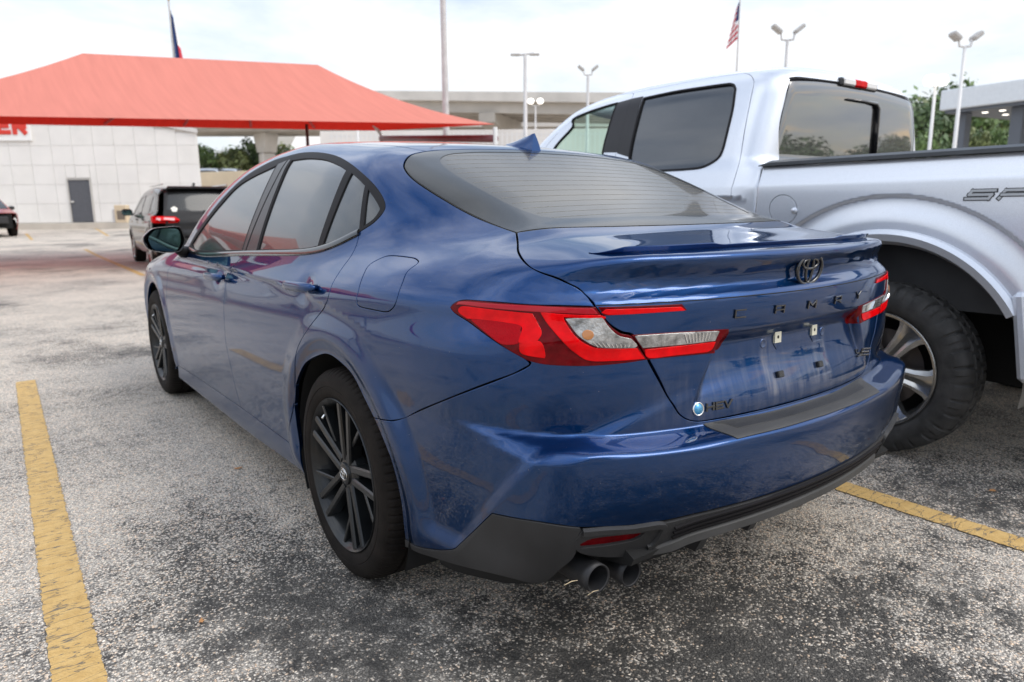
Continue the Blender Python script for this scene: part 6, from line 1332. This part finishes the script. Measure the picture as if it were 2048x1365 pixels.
MB().box((WALLX+2.2, 3.0, (zf0-.12)/2), (4.6, .25, zf0-.12)).build('wall', mat('showroom_wall', (.70, .66, .60), .7), SH)
wnd = bpy.data.objects.new('window', None); link(wnd, SH)
for i in range(3):
    for j in range(3): MB().box((WALLX+.75+i*.62, 2.86, .75+j*.75), (.56, .03, .69)).build('pane', SIDEGL, wnd)
for i in range(4): MB().box((WALLX+.44+i*.62, 2.84, 1.5), (.06, .06, 2.30)).build('mullion', FA, wnd)
# ------------------------------------------------------------------ trees
def leafmat(name, c):
    m = bpy.data.materials.new(name); m.use_nodes = True; t = m.node_tree; p = t.nodes['Principled BSDF']; lk = t.links.new; p.inputs['Roughness'].default_value = .6
    g = nd(t, 'ShaderNodeNewGeometry'); r = nd(t, 'ShaderNodeMapRange'); r.inputs['To Min'].default_value = .55; r.inputs['To Max'].default_value = 1.55; lk(g.outputs['Random Per Island'], r.inputs['Value'])
    s = nd(t, 'ShaderNodeVectorMath', operation='SCALE'); s.inputs[0].default_value = c; lk(r.outputs[0], s.inputs['Scale']); lk(s.outputs[0], p.inputs['Base Color']); return m
LF = [leafmat('leaf_green', (.105, .165, .050)), leafmat('leaf_dark', (.070, .115, .042)), leafmat('leaf_olive', (.13, .155, .055))]; BARK = mat('bark', (.12, .09, .065), .9, var=.3)
def tree_mesh(seed, m, n_cl=30, per=70):
    rg = np.random.default_rng(seed); tr = MB(); tr.tube([(0, 0, 0), (.05, .02, .15), (-.02, .05, .33), (.02, 0, .55)], [.035, .028, .022, .012], 8); cl = []
    for k in range(n_cl):
        u = rg.normal(size=3); u /= np.linalg.norm(u); rr = rg.uniform(.3, 1)**.6; c = np.array([0, 0, .64])+u*np.array([.36, .36, .30])*rr; cl.append((c, rg.uniform(.09, .17)))
        if k < 9: tr.tube([(0, .01, .30+.02*k), c*.55+[0, 0, .18], c], [.014, .009, .004], 5)
    V = []; Fc = []
    for c, r in cl:
        for _ in range(per):
            u = rg.normal(size=3); u /= np.linalg.norm(u); p = c+u*r*rg.uniform(.45, 1.1)*[1, 1, .8]; a = rg.normal(size=3); a -= a.dot(u)*u*.6; a /= np.linalg.norm(a); b_ = np.cross(a, u); s = rg.uniform(.018, .038)
            k = len(V); V += [p-a*s, p+b_*s*.6, p+a*s, p-b_*s*.6]; Fc.append((k, k+1, k+2, k+3))
    return tr, V, Fc
TM = []
for i in range(4):
    tr, V, Fc = tree_mesh(30+i, None); ot = tr.build('trunk', BARK, None, smooth=True); oc = mesh('crown', V, Fc, LF[i % 3], None, smooth=False); TM.append((ot.data, oc.data)); bpy.data.objects.remove(ot); bpy.data.objects.remove(oc)
def tree(x, y, h, w, k, label, group, z=None):
    o = thing('tree', (x, y, float(lotz(x, y)) if z is None else z), label, 'tree', group, random.uniform(0, 6.28)); o.scale = (w, w, h)
    link(bpy.data.objects.new('trunk', TM[k][0]), o); link(bpy.data.objects.new('crown', TM[k][1]), o); return o
far = ['leftmost', 'second', 'third', 'fourth', 'fifth', 'sixth', 'seventh']
for i, (px, py, d, w) in enumerate(((405, 297, 120, 13), (432, 294, 126, 14), (462, 297, 118, 12), (490, 291, 125, 14), (522, 283, 121, 13), (556, 292, 124, 13), (590, 296, 128, 13))):
    P = at(px, py, d); tree(float(P[0]), float(P[1]), float(P[2])*1.06, w*.95, i % 3, far[i]+' of the far green trees between the white building and the piers', 'far trees left of the piers', 0.)
side = ['nearest the pickup cab', 'behind the white lamp post', 'rising above the end of the fascia', 'showing between the two dark columns', 'behind the right dark column', 'low beside the showroom wall']
for i, (px, py, d, w) in enumerate(((1835, 195, 52, 9), (1862, 188, 56, 10), (1905, 172, 60, 11), (1945, 186, 54, 9), (1990, 180, 58, 10), (2030, 190, 55, 9))):
    P = at(px, py, d); tree(float(P[0]), float(P[1]), float(P[2])*1.04, w, (i+1) % 4, 'tall tree '+side[i], 'trees behind the showroom', 0.)
for i, (px, py, d, w) in enumerate(((1848, 258, 40, 3.2), (1930, 262, 42, 3.4), (1960, 255, 40, 3.0), (2000, 262, 41, 3.0))):
    P = at(px, py, d); tree(float(P[0]), float(P[1]), float(P[2])*1.05, w, i % 4, ['round bush left of the white lamp post', 'bright bush between the dark columns', 'bush beside the right dark column', 'bush at the showroom wall'][i], 'bushes behind the showroom', 0.)
# small shrub with a blue sign on the far verge
P = at(585, 330, 64); tree(float(P[0]), float(P[1]), 3.6, 3.6, 2, 'small shrub beside the big concrete pier above the tan wall', None, .6)
P = at(592, 330, 63); sg = thing('road_sign', (float(P[0]), float(P[1]), .3), 'small blue road sign in front of the far shrub', 'sign', None, -yaw)
zs = float(P[2])-.3; MB().tube([(0, 0, 0), (0, 0, zs)], .04, 8).build('post', PG, sg); MB().bbox((0, -.06, zs), (.75, .03, .75), .01, Matrix.Rotation(rad(45), 4, 'Y')).build('sign_plate', mat('sign_blue', (.03, .16, .55), .5), sg)
# cars beyond the wall
far_c = copy_tree(SUV); P = at(432, 352, 78); far_c.location = (float(P[0]), float(P[1]), float(P[2])-.9); far_c.rotation_euler = (0, 0, rad(60)); tag(far_c, 'pale silver car beyond the tan wall, nearest the building corner', 'car', 'far parked cars')
far_d = copy_tree(SUV); P = at(470, 352, 80); far_d.location = (float(P[0]), float(P[1]), float(P[2])-.9); far_d.rotation_euler = (0, 0, rad(60)); tag(far_d, 'grey car beyond the tan wall, right of the pale one', 'car', 'far parked cars')
for o in (far_c, far_d):
    for ch in list(o.children):
        if ch.name.startswith(('sticker', 'emblem', 'rear_wiper')): bpy.data.objects.remove(ch); continue
        if ch.type == 'MESH':
            ch.data = ch.data.copy()
            for i, m in enumerate(ch.data.materials):
                if m == BLKP: ch.data.materials[i] = SILP
tag(SUV, 'black SUV with a white flower sticker in its rear window', 'suv')
# ------------------------------------------------------------------ the far side of the lot, behind the camera (seen only in reflections)
for i, (x, y, h_, w) in enumerate(((34, -21, 4.6, 8), (42, -20, 4.0, 8), (50, -21, 5.2, 9), (29, -33, 5.5, 9), (-8, -36, 7, 10), (-18, -32, 8, 10), (-27, -38, 9, 11), (60, -14, 6, 9))):
    tree(x, y, h_, w, i % 4, 'tree across the lot behind the camera, %s' % ['over the low roof', 'beside the drive', 'by the tall lamp', 'at the far corner', 'left of the drive', 'by the service bay', 'at the left end', 'at the right end'][i], 'trees across the lot', 0.)
bb_ = thing('service_building', (-6, -30, 0), 'pale service building across the lot behind the camera', 'building')
MB().bbox((0, 0, 1.9), (16, 6, 3.8), .05).build('wall', mat('service_wall', (.5, .52, .55), .7, var=.1), bb_); MB().box((0, 0, 3.9), (16.6, 6.6, .25)).build('roof', GC, bb_)
for i in range(5): MB().box((-6+i*3, 3.02, 1.5), (2.2, .05, 2.6)).build('bay_door', SIDEGL, bb_)

# ------------------------------------------------------------------ small litter and fittings
LEAFB = mat('dry_leaf', (.50, .24, .09), .8)
for i, (px, py, r, lab) in enumerate(((475, 937, .016, 'dry orange leaf on the asphalt by the sedan sill'), (403, 1243, .010, 'tiny dry leaf on the asphalt near the yellow line'), (1985, 982, .014, 'dry leaf on the asphalt right of the right yellow line'))):
    P = on(px, py, 2, .004); n = 9; V = [(0, 0, .004)]+[(r*(1.5 if k % 3 == 0 else .9)*math.cos(2*math.pi*k/n), r*.7*(1.2 if k % 2 else .8)*math.sin(2*math.pi*k/n), .002+.004*random.random()) for k in range(n)]
    o = mesh('leaf', V, [(0, k+1, (k+1) % n+1) for k in range(n)], LEAFB); o.location = (float(P[0]), float(P[1]), 0.002); o.rotation_euler = (0, 0, i*1.3); tag(o, lab, 'leaf', 'dry leaves on the asphalt')
STRAW = mat('straw', (.55, .44, .28), .8)
for px, py, L_, a_, lab in ((1186, 1186, .030, .3, 'short dry straw in the mouth of the left exhaust tip'), (1142, 1166, .034, .15, 'dry straw lying left of the exhaust tips under the black cladding')):
    P = on(px, py, 1, -.915); d = np.array([math.cos(a_), -.2, math.sin(a_)*.6])*L_/2; o = MB().tube([-d, d*.1+[0, 0, .003], d], [.0007, .0010, .0005], 5).build('straw', STRAW); o.location = tuple(map(float, P)); tag(o, lab, 'straw', 'straws on the exhaust')
P = at(246, 438, 34); ub = thing('utility_box', (float(P[0]), float(P[1]), FLZ-.012), 'small tan utility box against the panelled building', 'box', None, -rad(33))
MB().bbox((0, 0, .42), (.55, .4, .84), .02).build('cabinet', TAN, ub); MB().box((.02, -.205, .36), (.36, .02, .42)).build('vent_panel', mat('vent_dark', (.16, .13, .10), .8), ub); MB().bbox((-.42, .05, .32), (.16, .16, .66), .03).build('bollard_pipe', FW, ub)
